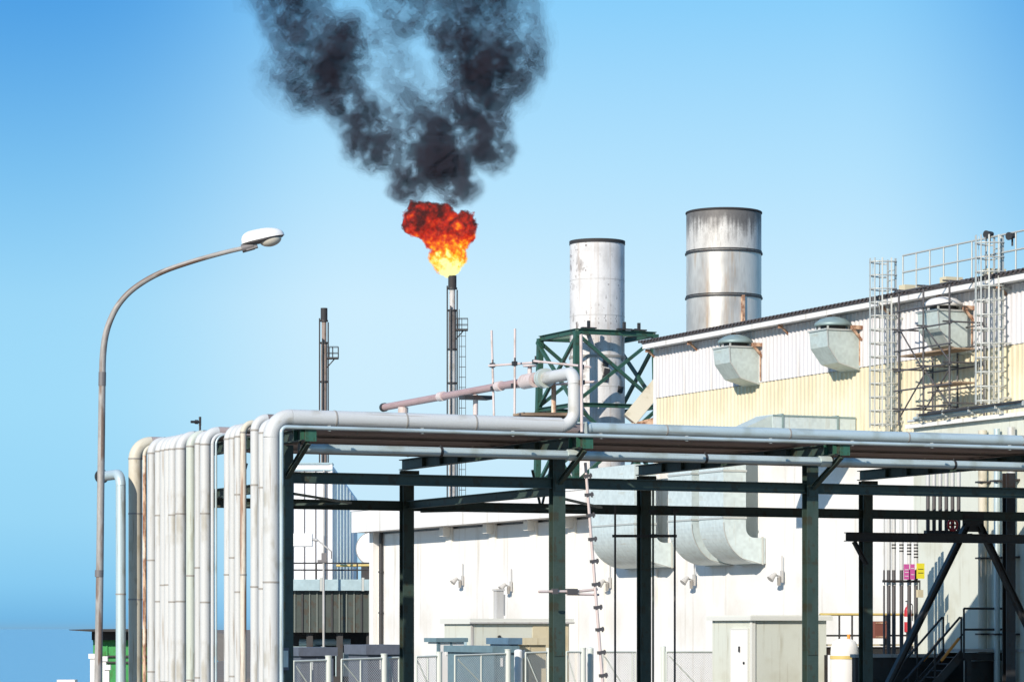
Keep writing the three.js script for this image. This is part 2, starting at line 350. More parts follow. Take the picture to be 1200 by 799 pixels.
// ================================================================== tall factory building with corrugated sheets
const AW = 21.5;                                                       // the wall plane of both white buildings
const BN = 10.9, BF = 37.5, EAVE = 12.65, YB = 10.88, YC = 8.5;        // near end, far end, heights
{
  const t = mk('factory_building', 'tall factory building with white and yellow corrugated sheets above a white wall', 'building', AW, BN);
  const L = (a0, b0, y0, a1, b1, y1) => { const p = t.at(a0, b0, y0), q = t.at(a1, b1, y1); return box(p.x, p.y, p.z, q.x, q.y, q.z); };
  t.part('wall', [L(AW + 0.05, BN, 0, AW + 0.3, BF, YC), L(AW + 0.25, BN, YC, AW + 0.3, BF, EAVE + 0.2), L(AW + 0.3, BF - 0.25, 0, AW + 16, BF, EAVE + 0.2), L(AW + 0.3, BN, 0, AW + 16, BN + 0.25, EAVE + 0.2), L(AW + 15.75, BN + 0.25, 0, AW + 16, BF - 0.25, EAVE + 0.2)], M.white_wall);
  const sheet = (h) => {                                               // one sheet of trapezoid ribs, 2 m wide
    const W = 2.05, pitch = 0.256, pts = [], P = [], U = [];
    for (let k = 0; k < 8; k++) { const o = k * pitch; pts.push([o, 0], [o + 0.11, 0], [o + 0.145, -0.045], [o + 0.215, -0.045]); }
    pts.push([W, 0]);
    for (let i = 0; i < pts.length - 1; i++) {
      const [s, x] = pts[i], [e, y] = pts[i + 1], q = [[x, 0, -s], [y, 0, -e], [y, h, -e], [x, 0, -s], [y, h, -e], [x, h, -s]], w = [[s, 0], [e, 0], [e, h], [s, 0], [e, h], [s, h]];
      q.forEach((c) => P.push(...c)); w.forEach((c) => U.push(...c));
    }
    const g = new THREE.BufferGeometry();
    g.setAttribute('position', new THREE.Float32BufferAttribute(P, 3)); g.setAttribute('uv', new THREE.Float32BufferAttribute(U, 2)); g.computeVertexNormals();
    return g;
  };
  const up = sheet(EAVE - YB), lo = sheet(YB - YC - 0.02);
  for (let k = 0; k < 13; k++) {
    const b = BN + k * 2.0462, p = t.at(AW, b, 0);
    const m = t.part('upper_sheet', up, M.white_sheet, k ? undefined : { label: 'white corrugated sheet under the eaves' }); m.position.set(p.x - rnd() * 0.008, YB, p.z);
    const n = t.part('lower_sheet', lo, M.yellow_sheet, k ? undefined : { label: 'yellow corrugated sheet' }); n.position.set(p.x + 0.035 - rnd() * 0.008, YC + 0.01, p.z);
  }
  for (const b of [BN, BF - 0.25]) { const g = prism([[0.3, EAVE + 0.202], [16, EAVE + 0.202], [16, EAVE + 0.98], [0.3, EAVE + 0.22]], 0, 0.25), p = t.at(AW, b, 0); g.translate(p.x, 0, p.z - 0.25); t.part('gable', g, M.white_wall); }
  t.part('corner_trim', L(AW - 0.06, BF - 0.02, 0.0, AW + 0.2, BF + 0.16, EAVE), M.fascia_white);
  t.part('fascia', [L(AW - 0.50, BN, EAVE, AW - 0.46, BF + 0.16, EAVE + 0.17), L(AW - 0.46, BN, EAVE + 0.02, AW + 0.2, BF + 0.15, EAVE + 0.05)], M.fascia_white);
  // dark ribbed roof sheets whose edge stands above the fascia
  const rp = [];
  for (let k = 0; k * 0.25 < BF + 0.2 - BN; k++) rp.push([k * 0.25, 0], [k * 0.25 + 0.09, 0], [k * 0.25 + 0.12, 0.05], [k * 0.25 + 0.21, 0.05]);
  const outline = [...rp, [rp[rp.length - 1][0], -0.03], ...rp.slice().reverse().map(([x, y]) => [x, y - 0.03])];
  const rg = prism(outline.slice(0, -1), 0, 16.9);                      // x along the eaves, z into the roof
  const rm = new THREE.Matrix4().makeBasis(V(0, 0, -1), V(0, 1, 0), V(Math.cos(0.05), Math.sin(0.05), 0)).setPosition(t.at(AW - 0.58, BN, EAVE + 0.255));
  rg.applyMatrix4(rm); t.part('roof', rg, M.brown_roof);
  t.part('eaves_board', [L(AW - 0.53, BN, EAVE + 0.172, AW - 0.47, BF + 0.18, EAVE + 0.24)], M.brown_roof);
  for (let k = 0; k < 9; k++) { const b = BF + 0.1 - k * 3.27; t.part('eaves_bracket', [bar(t.at(AW - 0.02, b, EAVE - 0.30), t.at(AW - 0.34, b, EAVE - 0.03), 0.06, 0.07), L(AW - 0.4, b - 0.04, EAVE - 0.12, AW - 0.25, b + 0.04, EAVE - 0.003)], M.rusty_pipe); }
  t.part('vent_pipe', cyl(t.at(AW - 0.15, 35.6, YC), t.at(AW - 0.15, 35.6, 9.75), 0.06, 10), M.rusty_pipe);
}
// ================================================================== low white building
{
  const b0 = BF + 0.2, b1 = 65, A1 = AW + 18;
  const t = mk('workshop_building', 'long low white building with a deep overhanging parapet and pilasters', 'building', AW, b0);
  const L = (a0, c0, y0, a1, c1, y1) => { const p = t.at(a0, c0, y0), q = t.at(a1, c1, y1); return box(p.x, p.y, p.z, q.x, q.y, q.z); };
  t.part('wall', [L(AW, b0, 0, AW + 0.3, b1, 6.7), L(AW + 0.3, b1 - 0.3, 0, A1, b1, 6.7), L(A1 - 0.3, b0, 0, A1, b1 - 0.3, 6.7)], M.white_wall);
  t.part('parapet', [L(AW - 1.05, b0, 6.78, AW - 0.90, b1 + 0.3, 7.72), L(AW - 0.90, b1 + 0.15, 6.78, A1, b1 + 0.3, 7.72), L(AW - 0.90, b0, 6.80, AW + 0.2, b1 + 0.15, 6.86)], M.white_wall);
  t.part('coping', L(AW - 1.09, b0, 7.722, AW - 0.86, b1 + 0.34, 7.80), M.fascia_white);
  t.part('roof', L(AW + 0.2, b0, 6.72, A1, b1 + 0.14, 6.92), M.concrete);
  for (const px of [524, 575, 623, 668, 702]) { const b = bAt(px, AW - 0.15); t.part('pilaster', [L(AW - 0.10, b - 0.3, 0, AW - 0.001, b + 0.3, 6.79), L(AW - 0.42, b - 0.2, 6.4, AW - 0.101, b + 0.2, 6.79)], M.corbel_white); }
  t.part('downpipe', [cyl(t.at(AW - 0.12, b1 - 0.9, 0), t.at(AW - 0.12, b1 - 0.9, 6.78), 0.09, 10), ...[1.5, 3.2, 5].map((y) => cyl(t.at(AW - 0.12, b1 - 0.9, y), t.at(AW - 0.12, b1 - 0.9, y + 0.07), 0.12, 10))], M.dark_steel);
  t.part('corner_column', [L(AW - 0.28, b1 - 0.35, 0, AW - 0.001, b1 + 0.1, 6.79)], M.white_wall);
}
// annex under the tall building's near end
{
  const t = mk('annex', 'pale flat-roofed annex under the yellow sheets, behind the conduits', 'building', 20.3, BN + 0.1);
  const L = (a0, c0, y0, a1, c1, y1) => { const p = t.at(a0, c0, y0), q = t.at(a1, c1, y1); return box(p.x, p.y, p.z, q.x, q.y, q.z); };
  t.part('wall', L(20.3, BN + 0.1, 0, AW - 0.05, 18.0, 8.6), M.cabinet_pale);
  t.part('roof', L(20.12, BN + 0.1, 8.6, AW - 0.05, 18.2, 8.72), M.fascia_white);
}

// ================================================================== pipe rack
const FRONT = [-6.4, 0, 6.43, 12.9, 19.4], BACK = [-6.5, 0, 6.57, 13.15, 19.75], BB = 8.8;
{
  const t = mk('pipe_rack', 'dark green steel pipe rack carrying the pipes over the yard', 'pipe rack', 0, 0);
  const S = M.green_steel, inB = V(0, 0, 1);
  FRONT.forEach((a, i) => {
    const c = BACK[i];
    t.part('column', ibeam(t.at(a, 0, 0), t.at(a, 0, 6.47), 0.25, 0.29, inB, 0.025, 0.016), S);
    t.part('column', ibeam(t.at(c, BB, 0), t.at(c, BB, 6.47), 0.25, 0.29, inB, 0.025, 0.016), S);
    for (const [x, y] of [[a, 0], [c, BB]]) { t.part('base_plate', bar(t.at(x - 0.25, y, 0.02), t.at(x + 0.25, y, 0.02), 0.45, 0.04), S); for (const h of [2.15, 5.79]) t.part('splice_plate', bar(t.at(x, y - 0.134, h - 0.19), t.at(x, y - 0.134, h + 0.19), 0.25, 0.016, inB), S); }
    const cb = t.part('cross_beam', ibeam(t.at(a, -1.55, 6.63), t.at(c, 9.1, 6.63), 0.26, 0.18), S);
    part(cb, 'end_plate', bar(t.at(a, -1.575, 6.47), t.at(a, -1.575, 6.78), 0.24, 0.03, inB), M.bright_green_steel);
    for (const b of [-1.2, -0.8]) part(cb, 'stiffener', bar(t.at(a, b, 6.502), t.at(a, b, 6.738), 0.19, 0.02, inB), M.bright_green_steel);
    for (let b = 1; b < 8.5; b += 1.1) part(cb, 'stiffener', bar(t.at(a + (c - a) * b / BB, b, 6.502), t.at(a + (c - a) * b / BB, b, 6.738), 0.19, 0.015, inB), S);
    if (i < 2) t.part('tie_beam', ibeam(t.at(a, 0.13, 5.62), t.at(c, BB - 0.13, 5.62), 0.20, 0.14), S);
    t.part('bracket', ibeam(t.at(a, -1.42, 6.46), t.at(a, -0.13, 5.80), 0.11, 0.10, V(0, 1, 0), 0.015, 0.015), S);
    t.part('gusset', bar(t.at(c, 8.60, 6.2), t.at(c, 8.60, 6.47), 0.5, 0.018, inB), S);
  });
  for (let i = 0; i < 4; i++) {
    t.part('long_beam', ibeam(t.at(FRONT[i] + 0.15, 0, 5.79), t.at(FRONT[i + 1] - 0.15, 0, 5.79), 0.24, 0.18), S);
    t.part('long_beam', ibeam(t.at(BACK[i] + 0.15, BB, 5.60), t.at(BACK[i + 1] - 0.15, BB, 5.60), 0.24, 0.18), S);
    const m = (FRONT[i] + FRONT[i + 1]) / 2;                            // flat bracing between the tie beams
    if (i < 2) t.part('plan_brace', bar(t.at(FRONT[i] + 0.3, 8.6, 5.46), t.at(m, 4.5, 5.46), 0.07, 0.05), S);
    if (i < 2) t.part('plan_brace', bar(t.at(FRONT[i] + 0.3, 0.3, 5.46), t.at(m, 4.4, 5.46), 0.07, 0.05), S);
    if (i < 2) for (const u of [i ? 0.6 : 0.35]) { const a = mix(BACK[i], BACK[i + 1], u); t.part('hanger', [bar(t.at(a, BB + 0.6, 5.6), t.at(a + 0.25, BB + 0.6, 6.6), 0.05, 0.05), bar(t.at(a, BB + 0.6, 5.6), t.at(a - 0.25, BB + 0.6, 6.6), 0.05, 0.05)], S); }
  }
  // bay with the chevron brace and the lower beam
  t.part('lower_beam', ibeam(t.at(12.35, BB - 0.32, 4.98), t.at(20.6, BB - 0.32, 4.98), 0.24, 0.2), M.dark_steel);
  t.part('bracket', ibeam(t.at(12.6, BB - 0.32, 4.86), t.at(12.98, BB - 0.32, 4.25), 0.1, 0.1, V(1, 0, 0), 0.015, 0.015), M.dark_steel);
  const ap = 16.5;
  t.part('apex_plate', bar(t.at(ap - 0.33, BB, 5.42), t.at(ap + 0.33, BB, 5.42), 0.04, 0.5), M.dark_steel);
  t.part('chevron_leg', ibeam(t.at(ap - 0.2, BB, 5.35), t.at(13.45, BB, 0.4), 0.16, 0.16, V(1, 0, 0), 0.018, 0.018), M.dark_steel);
  t.part('chevron_leg', ibeam(t.at(ap + 0.2, BB, 5.35), t.at(19.5, BB, 0.4), 0.16, 0.16, V(1, 0, 0), 0.018, 0.018), M.dark_steel);
}
// ================================================================== pipes on the rack: risers at the open end, elbows, long runs
const AR = -7.16, AEND = 25;
function bandsAlong(t, A, B, r, step) {
  const d = B.clone().sub(A), n = Math.floor(d.length() / step); d.normalize();
  for (let k = 1; k <= n; k++) { const p = A.clone().addScaledVector(d, k * step - step * 0.4); t.part('cladding_band', cyl(p, p.clone().addScaledVector(d, 0.035), r * 1.025 + 0.004, 16), M.seam); }
}
const risers = [
  [150, 16, 'cream_cladding', 'thick cream pipe at the far end of the row of risers', 1],
  [166.5, 5, 'rusty_pipe', 'thin rust-stained riser just inside the thick cream pipe', 1],
  [172, 12, 'pale_cladding', 'first white riser after the thin rust-stained one'],
  [181, 11, 'white_cladding', 'second white riser after the thin rust-stained one'],
  [187, 11, 'pale_cladding', 'third white riser after the thin rust-stained one'],
  [192, 11, 'white_cladding', 'fourth white riser after the thin rust-stained one'],
  [197, 11.5, 'white_cladding', 'fifth white riser after the thin rust-stained one'],
  [205, 13, 'white_cladding', 'medium white riser with a separate rounded elbow, beside the greenish pipe', 1],
  [217.5, 12, 'greenish_cladding', 'pale greenish riser in the middle of the row'],
  [227.5, 10, 'pale_cladding', 'dull white riser next to the pale greenish one'],
  [234, 13, 'white_cladding', 'stout bright white riser before the open gap in the row'],
  [246.5, 4.5, 'white_cladding', 'slim white riser beside the open gap in the row'],
  [251.5, 2.6, 'silver_cladding', 'thinnest silver riser at the edge of the open gap'],
  [262, 11, 'white_cladding', 'first white riser on the near side of the open gap'],
  [268, 11, 'pale_cladding', 'second white riser on the near side of the open gap'],
  [274.5, 10, 'white_cladding', 'third white riser on the near side of the open gap'],
  [281, 7.5, 'rust_streaked', 'riser with brown rust down its length, right of three white ones'],
  [293, 12, 'white_cladding', 'white riser standing left of the narrow lilac-shadowed one'],
  [302.5, 11, 'white_cladding', 'narrow white riser squeezed behind the thick corner pipe'],
];
risers.forEach(([x0, w, m, label, tall], i) => {
  const px = x0 + w / 2, b = bAt(px, AR), Z = gZ(AR, b), r = w / 2 * Z / F, y = 6.79 + r + (i === 16 || i === 17 ? 0.1 : 0);
  const t = mk('process_pipe', label, 'pipe', AR, b, { group: 'pipes that rise at the open end of the rack and run along it' });
  const R = Math.max(r * 2.4, 0.22), A = t.at(AR, b, 0), C = t.at(AR, b, y), E = t.at(AEND, b, y), pts = bent([A, C, E], R, 10);
  t.part('riser', sweep(pts.slice(0, 2), r, 18), M[m]);
  t.part('elbow', sweep(pts.slice(1, -1), r * 1.012, 18), m.startsWith('rust') ? M.cream_cladding : M[m]);
  t.part('run', sweep(pts.slice(-2), r, 18), [M.shaded_cladding, M.shaded_dark, M.shaded_pale, M.shaded_cladding, M.shaded_dark][(i * 7) % 5]);
  if (r > 0.05) { bandsAlong(t, pts[0], pts[1], r, 1.9 + 0.7 * rnd()); bandsAlong(t, pts[pts.length - 2], pts[pts.length - 1], r, 4.1); t.part('cladding_band', cyl(pts[1].clone(), pts[1].clone().add(V(0, 0.035, 0)), r * 1.03 + 0.004, 16), M.seam); }
});
{ // thick pipe along the near edge: up, along, up again over the rack, then a turn away
  const b = -1.28, r = 0.178, y = 6.79 + r, a1 = aAt(673, b), y2 = yAt(437, a1, b);
  const t = mk('process_pipe', 'thick white pipe along the near edge that turns up beside the pink pipe', 'pipe', AR, b, { group: 'pipes that rise at the open end of the rack and run along it' });
  const pts = bent([t.at(AR, b, 0), t.at(AR, b, y), t.at(a1, b, y), t.at(a1, b, y2), t.at(a1, b + 1.45, y2)], [0.42, 0.33, 0.24], 10);
  t.part('riser', sweep(pts.slice(0, 2), r, 22), M.white_cladding);
  t.part('elbow', sweep(pts.slice(1, 12), r * 1.012, 22), M.white_cladding);
  t.part('run', sweep(pts.slice(11, 13), r, 22), M.white_cladding);
  const ru = 0.138;
  t.part('upturn', sweep(pts.slice(12, 24), (u) => mix(r, ru, sstep(0, 0.2, u)), 22), M.white_cladding);
  t.part('top_elbow', sweep(pts.slice(23), ru * 1.01, 22), M.white_cladding);
  t.part('flange', [cyl(t.at(a1, b + 1.45, y2), t.at(a1, b + 1.53, y2), 0.22, 20), cyl(t.at(a1, b + 1.56, y2), t.at(a1, b + 1.64, y2), 0.22, 20)], M.galvanised);
  bandsAlong(t, pts[0], pts[1], r, 2.2); bandsAlong(t, pts[11], pts[12], r, 1.6);
  // the slimmer pink line that carries on across the rack
  const p = mk('process_pipe', 'long pinkish pipe rising across the top of the rack to the white elbow', 'pipe', a1, b + 1.64, { y0: 6.8 });
  const far = bAt(451, a1), e = p.at(a1, far, y2 - 0.02);
  p.part('pipe', sweep([p.at(a1, b + 1.64, y2), p.at(a1, 3.0, y2), e], 0.088, 18), M.pink_pipe);
  p.part('valve_body', [cyl(p.at(a1, 0.75, y2), p.at(a1, 1.35, y2), 0.17, 16), cyl(p.at(a1, 1.05, y2), p.at(a1, 1.05, y2 + 0.32), 0.05, 10), cyl(p.at(a1, 1.05, y2 + 0.32), p.at(a1, 1.05, y2 + 0.35), 0.16, 16)], M.pale_tube);
  for (const bb of [2.6, 6.0]) p.part('coupling', cyl(p.at(a1, bb, y2), p.at(a1, bb + 0.25, y2), 0.115, 16), M.pale_tube);
  p.part('end_cap', cyl(e, p.at(a1, far + 0.12, y2 - 0.02), 0.11, 16), M.dark_steel);
  p.part('stand', [cyl(p.at(a1, far - 1.2, 6.95), p.at(a1, far - 1.2, y2 - 0.1), 0.13, 14), cyl(p.at(a1, 4.1, 7.0), p.at(a1, 4.1, y2 - 0.1), 0.06, 12)], M.pale_tube);
  p.part('saddle', [bar(p.at(a1 - 0.35, 4.1, y2 - 0.17), p.at(a1 + 0.35, 4.1, y2 - 0.17), 0.35, 0.09)], M.dark_steel);
}
{ // silver pipe that takes over the near edge
  const b = -1.3, r = 0.125, a0 = aAt(690, b);
  const t = mk('process_pipe', 'slim silver pipe along the near edge from the upturned pipe onward', 'pipe', a0, b, { y0: 6.8 });
  const A = t.at(a0, b, 6.79 + r + 0.02), E = t.at(AEND, b, 6.79 + r + 0.02);
  t.part('run', cyl(A, E, r, 18), M.silver_cladding);
  t.part('end_cap', cyl(t.at(a0 - 0.06, b, 6.93), A, r * 1.15, 18), M.silver_cladding);
  bandsAlong(t, A, E, r, 3.1);
}
{ // thin conduit clipped along the edge with its own riser
  const b = -1.63, y = 6.75, a0 = aAt(329.5, b), r = 0.042;
  const t = mk('conduit', 'thin bright conduit under the near edge pipe and down its corner', 'conduit', a0, b);
  t.part('tube', sweep(bent([t.at(a0, b, 0), t.at(a0, b, y), t.at(AEND, b, y)], 0.12, 6), r, 12), M.silver_cladding);
  for (let a = -6; a < 24; a += 2.1) t.part('clip', bar(t.at(a, b + 0.03, y - 0.06), t.at(a, b + 0.03, y + 0.06), 0.05, 0.06, V(0, 0, 1)), M.ladder_steel);
}
{ // hung pipe under the cross beams
  const b = -0.95, y = 6.36, r = 0.098, cuts = [[aAt(356, b), -0.12], [-0.02, 6.2], [6.32, AEND]];
  const t = mk('hanging_pipe', 'pale silver pipe hung below the cross beams in front of the columns', 'pipe', 0, b, { y0: 6.2 });
  for (const [p, q] of cuts) t.part('pipe_length', cyl(t.at(p, b, y), t.at(q, b, y), r, 18), M.silver_cladding);
  for (const a of [-0.07, 6.26]) t.part('coupling', cyl(t.at(a - 0.14, b, y), t.at(a + 0.14, b, y), 0.125, 18), M.galvanised);
  for (const a of [...FRONT, -3.2, 3.2, 9.7]) t.part('hanger', [cyl(t.at(a, b, y - 0.12), t.at(a, b, 6.5), 0.02, 8), cyl(t.at(a - 0.03, b, y), t.at(a + 0.03, b, y), 0.108, 16)], M.dark_steel);
}
{ // short pipe standing outside the row
  const a = -7.62, b = bAt(141, a), y = 6.2, r = 0.118;
  const t = mk('process_pipe', 'separate lower pipe outside the row whose elbow turns away behind the lamp post', 'pipe', a, b);
  const pts = bent([t.at(a, b, 0), t.at(a, b, y), t.at(a - 0.05, b + 1.35, y)], 0.28, 10);
  t.part('riser', sweep(pts.slice(0, 2), r, 18), M.silver_cladding);
  t.part('elbow', sweep(pts.slice(1), r * 1.01, 18), M.silver_cladding);
  t.part('flange', cyl(pts[pts.length - 1], pts[pts.length - 1].clone().add(V(0, 0, -0.07)), 0.17, 18), M.dark_steel);
  bandsAlong(t, pts[0], pts[1], r, 2.1);
}
for (let k = 0; k < 3; k++) { // added sheets over the inner runs, unseen, to block the sun below
  const b0 = [0.55, 3.75, 6.75][k], b1 = [3.35, 6.45, 9.9][k], y = 7.13;
  const t = mk('sun_blocker', ['unseen added sun-blocking sheet nearest the edge pipe on top of the rack', 'unseen added sun-blocking sheet along the middle of the rack top', 'unseen added sun-blocking sheet along the far side of the rack top'][k], 'sun blocker', -5.6, b0, { y0: y, group: 'added sun blockers on the rack' });
  const p = t.at(-5.6, b0, y), q = t.at(AEND, b1, y + 0.015); t.part('base', box(p.x, p.y, p.z, q.x, q.y, q.z), M.galvanised);
  for (const bb of [b0, b1]) t.part('side_rail', bar(t.at(-5.6, bb, y + 0.03), t.at(AEND, bb, y + 0.03), 0.02, 0.08), M.galvanised);
}
{ // small pieces on top
  const a = AR + 0.5, b = bAt(234, a), y = 7.12;
  const t = mk('valve', 'small dark T-handled valve standing on top of the risers', 'valve', a, b, { y0: 6.9 });
  t.part('stem', cyl(t.at(a, b, 6.95), t.at(a, b, y + 0.12), 0.025, 8), M.dark_steel);
  t.part('handle', [cyl(t.at(a, b, y + 0.06), t.at(a, b, y + 0.26), 0.03, 8), cyl(t.at(a - 0.22, b, y + 0.14), t.at(a, b, y + 0.14), 0.03, 8), cyl(t.at(a - 0.12, b, y + 0.14), t.at(a - 0.05, b, y + 0.14), 0.048, 8)], M.dark_steel);
}
{ // scaffold tubes above the deck
  const t = mk('tube_scaffold', 'light frame of thin scaffold tubes standing on the rack by the pink pipe', 'scaffold', -1.0, 1.6, { y0: 6.9 });
  const tube = (px0, py0, b0, px1, py1, b1, m = M.pale_tube, r = 0.027) => { const a = aAt(px0, b0), c = aAt(px1, b1); t.part('scaffold_tube', cyl(t.at(a, b0, yAt(py0, a, b0)), t.at(c, b1, yAt(py1, c, b1)), r, 10), m); };
  const clamp_ = (px, py, b) => { const a = aAt(px, b), y = yAt(py, a, b); t.part('clamp', [bar(t.at(a - 0.05, b, y), t.at(a + 0.05, b, y), 0.1, 0.1), cyl(t.at(a, b - 0.02, y - 0.02), t.at(a, b - 0.02, y + 0.13), 0.018, 6)], M.dark_steel); };
  tube(576, 387, 3.0, 579, 492, 3.0); tube(603.5, 385, 1.6, 603, 494, 1.6);
  tube(573, 428.5, 3.0, 640, 424, 0.9); tube(626, 423, 0.9, 692, 430, -1.1);
  tube(585, 455, 2.9, 700, 447, -1.1); tube(598, 452, 2.1, 652, 441, 0.2);
  tube(681, 392, -1.55, 682, 506, -1.55, M.pale_tube, 0.035);
  for (const [x, y, b] of [[577, 428, 3.0], [603, 426, 1.6], [627, 424, 0.95], [681, 430, -1.45], [682, 448, -1.45], [602, 452, 1.65], [578, 455, 2.95], [650, 441, 0.25]]) clamp_(x, y, b);
}
{ // rusty stub beside it
  const b = 0.6, a = aAt(649, b);
  const t = mk('stub_pipe', 'short rusty upright pipe between the scaffold and the white elbow', 'pipe', a, b, { y0: 6.9 });
  t.part('pipe', cyl(t.at(a, b, 7.0), t.at(a, b, yAt(446, a, b)), 0.055, 12), M.rusty_pipe);
  t.part('base_plate', cyl(t.at(a, b, 6.98), t.at(a, b, 7.02), 0.13, 12), M.dark_steel);
}
for (let k = 0; k < 4; k++) { // boards left on the pipes
  const b = -0.75 + k * 0.3, a0 = aAt(604, b) + k * 0.05, a1 = aAt(664, b) + (k % 2) * 0.1, y = 7.2 + k * 0.004 + (k === 2 ? 0.06 : 0);
  const t = mk('scaffold_board', ['weathered board lying nearest the edge on top of the pipes', 'second weathered board on the pipes, behind the edge one', 'raised board of the four, resting tilted on the pipes', 'weathered board lying farthest back on the pipes'][k], 'board', a0, b, { y0: y, group: 'boards lying on the pipes' });
  t.part('plank', bar(t.at(a0, b, y + 0.02), t.at(a1, b + 0.03, y + 0.05), 0.26, 0.045), M.board);
  t.part('end_band', bar(t.at(a0 + 0.03, b, y + 0.0215), t.at(a0 + 0.07, b, y + 0.0235), 0.268, 0.052), M.scaffold_tube);
}
{ // leaning scaffold pole in front of the second column
  const b = -0.75, a0 = aAt(686, b), a1 = aAt(706, b), t = mk('scaffold_pole', 'leaning scaffold pole with clamps down its length, tied to the middle column', 'scaffold', a1, b);
  const top = t.at(a0, b, yAt(542, a0, b)), foot = t.at(a1 + 0.13, b, 0);
  t.part('pole', cyl(foot, top, 0.033, 12), M.pale_tube);
  for (const py of [558, 580, 604, 632, 658, 685, 712, 738, 765, 792]) {
    const u = (yAt(py, a0, b)) / top.y, p = foot.clone().lerp(top, u);
    t.part('clamp', [bar(p.clone().add(V(-0.06, 0, 0)), p.clone().add(V(0.12, 0.02, 0)), 0.09, 0.07), cyl(p.clone().add(V(0.09, -0.05, 0.02)), p.clone().add(V(0.09, 0.07, 0.02)), 0.02, 6)], M.scaffold_tube);
  }
  const y = yAt(693, a0, b), P = (px, dy) => t.at(aAt(px, b + 0.06), b + 0.06, y + dy);
  t.part('cross_tube', cyl(P(631, -0.01), P(672, 0.0), 0.03, 10), M.pale_tube);
  t.part('cross_tube', cyl(P(664, -0.03), P(700, 0.05), 0.03, 10), M.pale_tube);
  t.part('cross_tube', cyl(P(664, -0.06), P(702, -0.07), 0.026, 10), M.pale_tube);
  for (const px of [650, 667, 673]) t.part('clamp', bar(P(px - 3, 0), P(px + 3, 0), 0.12, 0.12), M.scaffold_tube);
}
{ // conduit drop by the back column
  const a = BACK[1] + 6.57, b = BB - 0.5, t = mk('conduit_stand', 'thin dark upright conduits held by a cross bar beside the back column', 'conduit', aAt(755, b), b);
  const P = (px, py, bb = b) => { const c = aAt(px, bb); return t.at(c, bb, yAt(py, c, bb)); };
  for (const [px, top, m] of [[721, 592, 'scaffold_tube'], [765.5, 560, 'green_steel'], [791, 596, 'scaffold_tube']]) { const c = aAt(px, b); t.part('upright', cyl(t.at(c, b, 0), P(px, top), 0.028, 8), M[m]); }
  t.part('cross_bar', bar(P(718, 628), P(793, 628), 0.05, 0.07), M.dark_steel);
  for (const [px, py] of [[765, 628], [791, 598], [765, 600]]) t.part('clamp', bar(P(px - 3, py), P(px + 4, py), 0.09, 0.1), M.dark_steel);
}
{ const a = FRONT[0] - 0.02, b = -0.28, t = mk('switch_box', 'small grey switch box on the corner column of the rack', 'switch box', a, b, { y0: 1.3 });
  const y0 = yAt(785, a, b), y1 = yAt(759, a, b), c = aAt(332.5, b);
  t.part('body', bar(t.at(c, b, y0), t.at(c, b, y1), 0.17, 0.14, V(0, 0, 1)), M.slate_box); t.part('cover', bar(t.at(c, b - 0.08, y0 + 0.06), t.at(c, b - 0.08, y1 - 0.06), 0.12, 0.02, V(0, 0, 1)), M.galvanised); }

// ================================================================== vent hoods on the corrugated wall
{
  const hood = (name, label, b, capMat) => {
    const t = mk(name, label, 'vent', AW, b, { y0: 10, group: 'vent hoods on the corrugated wall' }), yt = 12.04, dp = 1.1;
    const prof = [[0, yt], [-1.22, yt], [-1.17, yt - 0.52], [-0.78, yt - 1.02], [0, yt - 1.24]].map(([x, y]) => [x, y - 10]).reverse();
    t.part('casing', prism(prof, -dp, 0), M.galvanised);
    t.part('rim', [box(-1.26, yt - 10.0, -dp - 0.04, 0.0, yt - 9.95, 0.04)], M.ladder_steel);
    t.part('seam_strip', [bar(V(-1.2, yt - 10, 0.012), V(-1.165, yt - 10.5, 0.012), 0.03, 0.03), bar(V(-1.165, yt - 10.5, 0.012), V(-0.78, yt - 11.02, 0.012), 0.03, 0.03), bar(V(-0.78, yt - 11.02, 0.012), V(0, yt - 11.24, 0.012), 0.03, 0.03)], M.ladder_steel);
    const neck = lathe([[0.40, 0], [0.40, 0.16]], 24); neck.translate(-0.66, yt - 9.95, -dp / 2); t.part('neck', neck, M.dark_steel);
    const cap = lathe([[0.001, 0.36], [0.18, 0.35], [0.40, 0.29], [0.57, 0.17], [0.60, 0.12], [0.60, 0.06], [0.55, 0.05], [0.001, 0.09]].reverse(), 32); cap.translate(-0.66, yt - 9.88, -dp / 2); t.part('cap', cap, capMat);
    for (const [x, z] of [[-1.05, -0.2], [-0.3, -0.2], [-1.05, -0.9], [-0.3, -0.9]]) t.part('strut', bar(V(x, yt - 9.95, z), V(x, yt - 9.79, z), 0.05, 0.05), M.ladder_steel);
    t.part('side_bracket', [bar(V(-0.02, yt - 9.9, 0.16), V(-0.4, yt - 9.9, 0.16), 0.12, 0.12), bar(V(-0.02, yt - 10.3, 0.16), V(-0.35, yt - 9.95, 0.16), 0.07, 0.07), cyl(V(-0.06, yt - 10.1, 0.1), V(-0.06, yt - 11.1, 0.1), 0.025, 8)], M.rusty_pipe);
    return t;
  };
  hood('vent_hood', 'galvanised vent hood with grey cap nearest the stacks, on the far part of the wall', 29.75, M.aqua_cap);
  hood('vent_hood', 'galvanised vent hood with grey cap left of the caged ladder', 23.2, M.aqua_cap);
  hood('vent_hood', 'vent hood with a white cap enclosed by the scaffold tower', 16.65, M.white_cap);
}
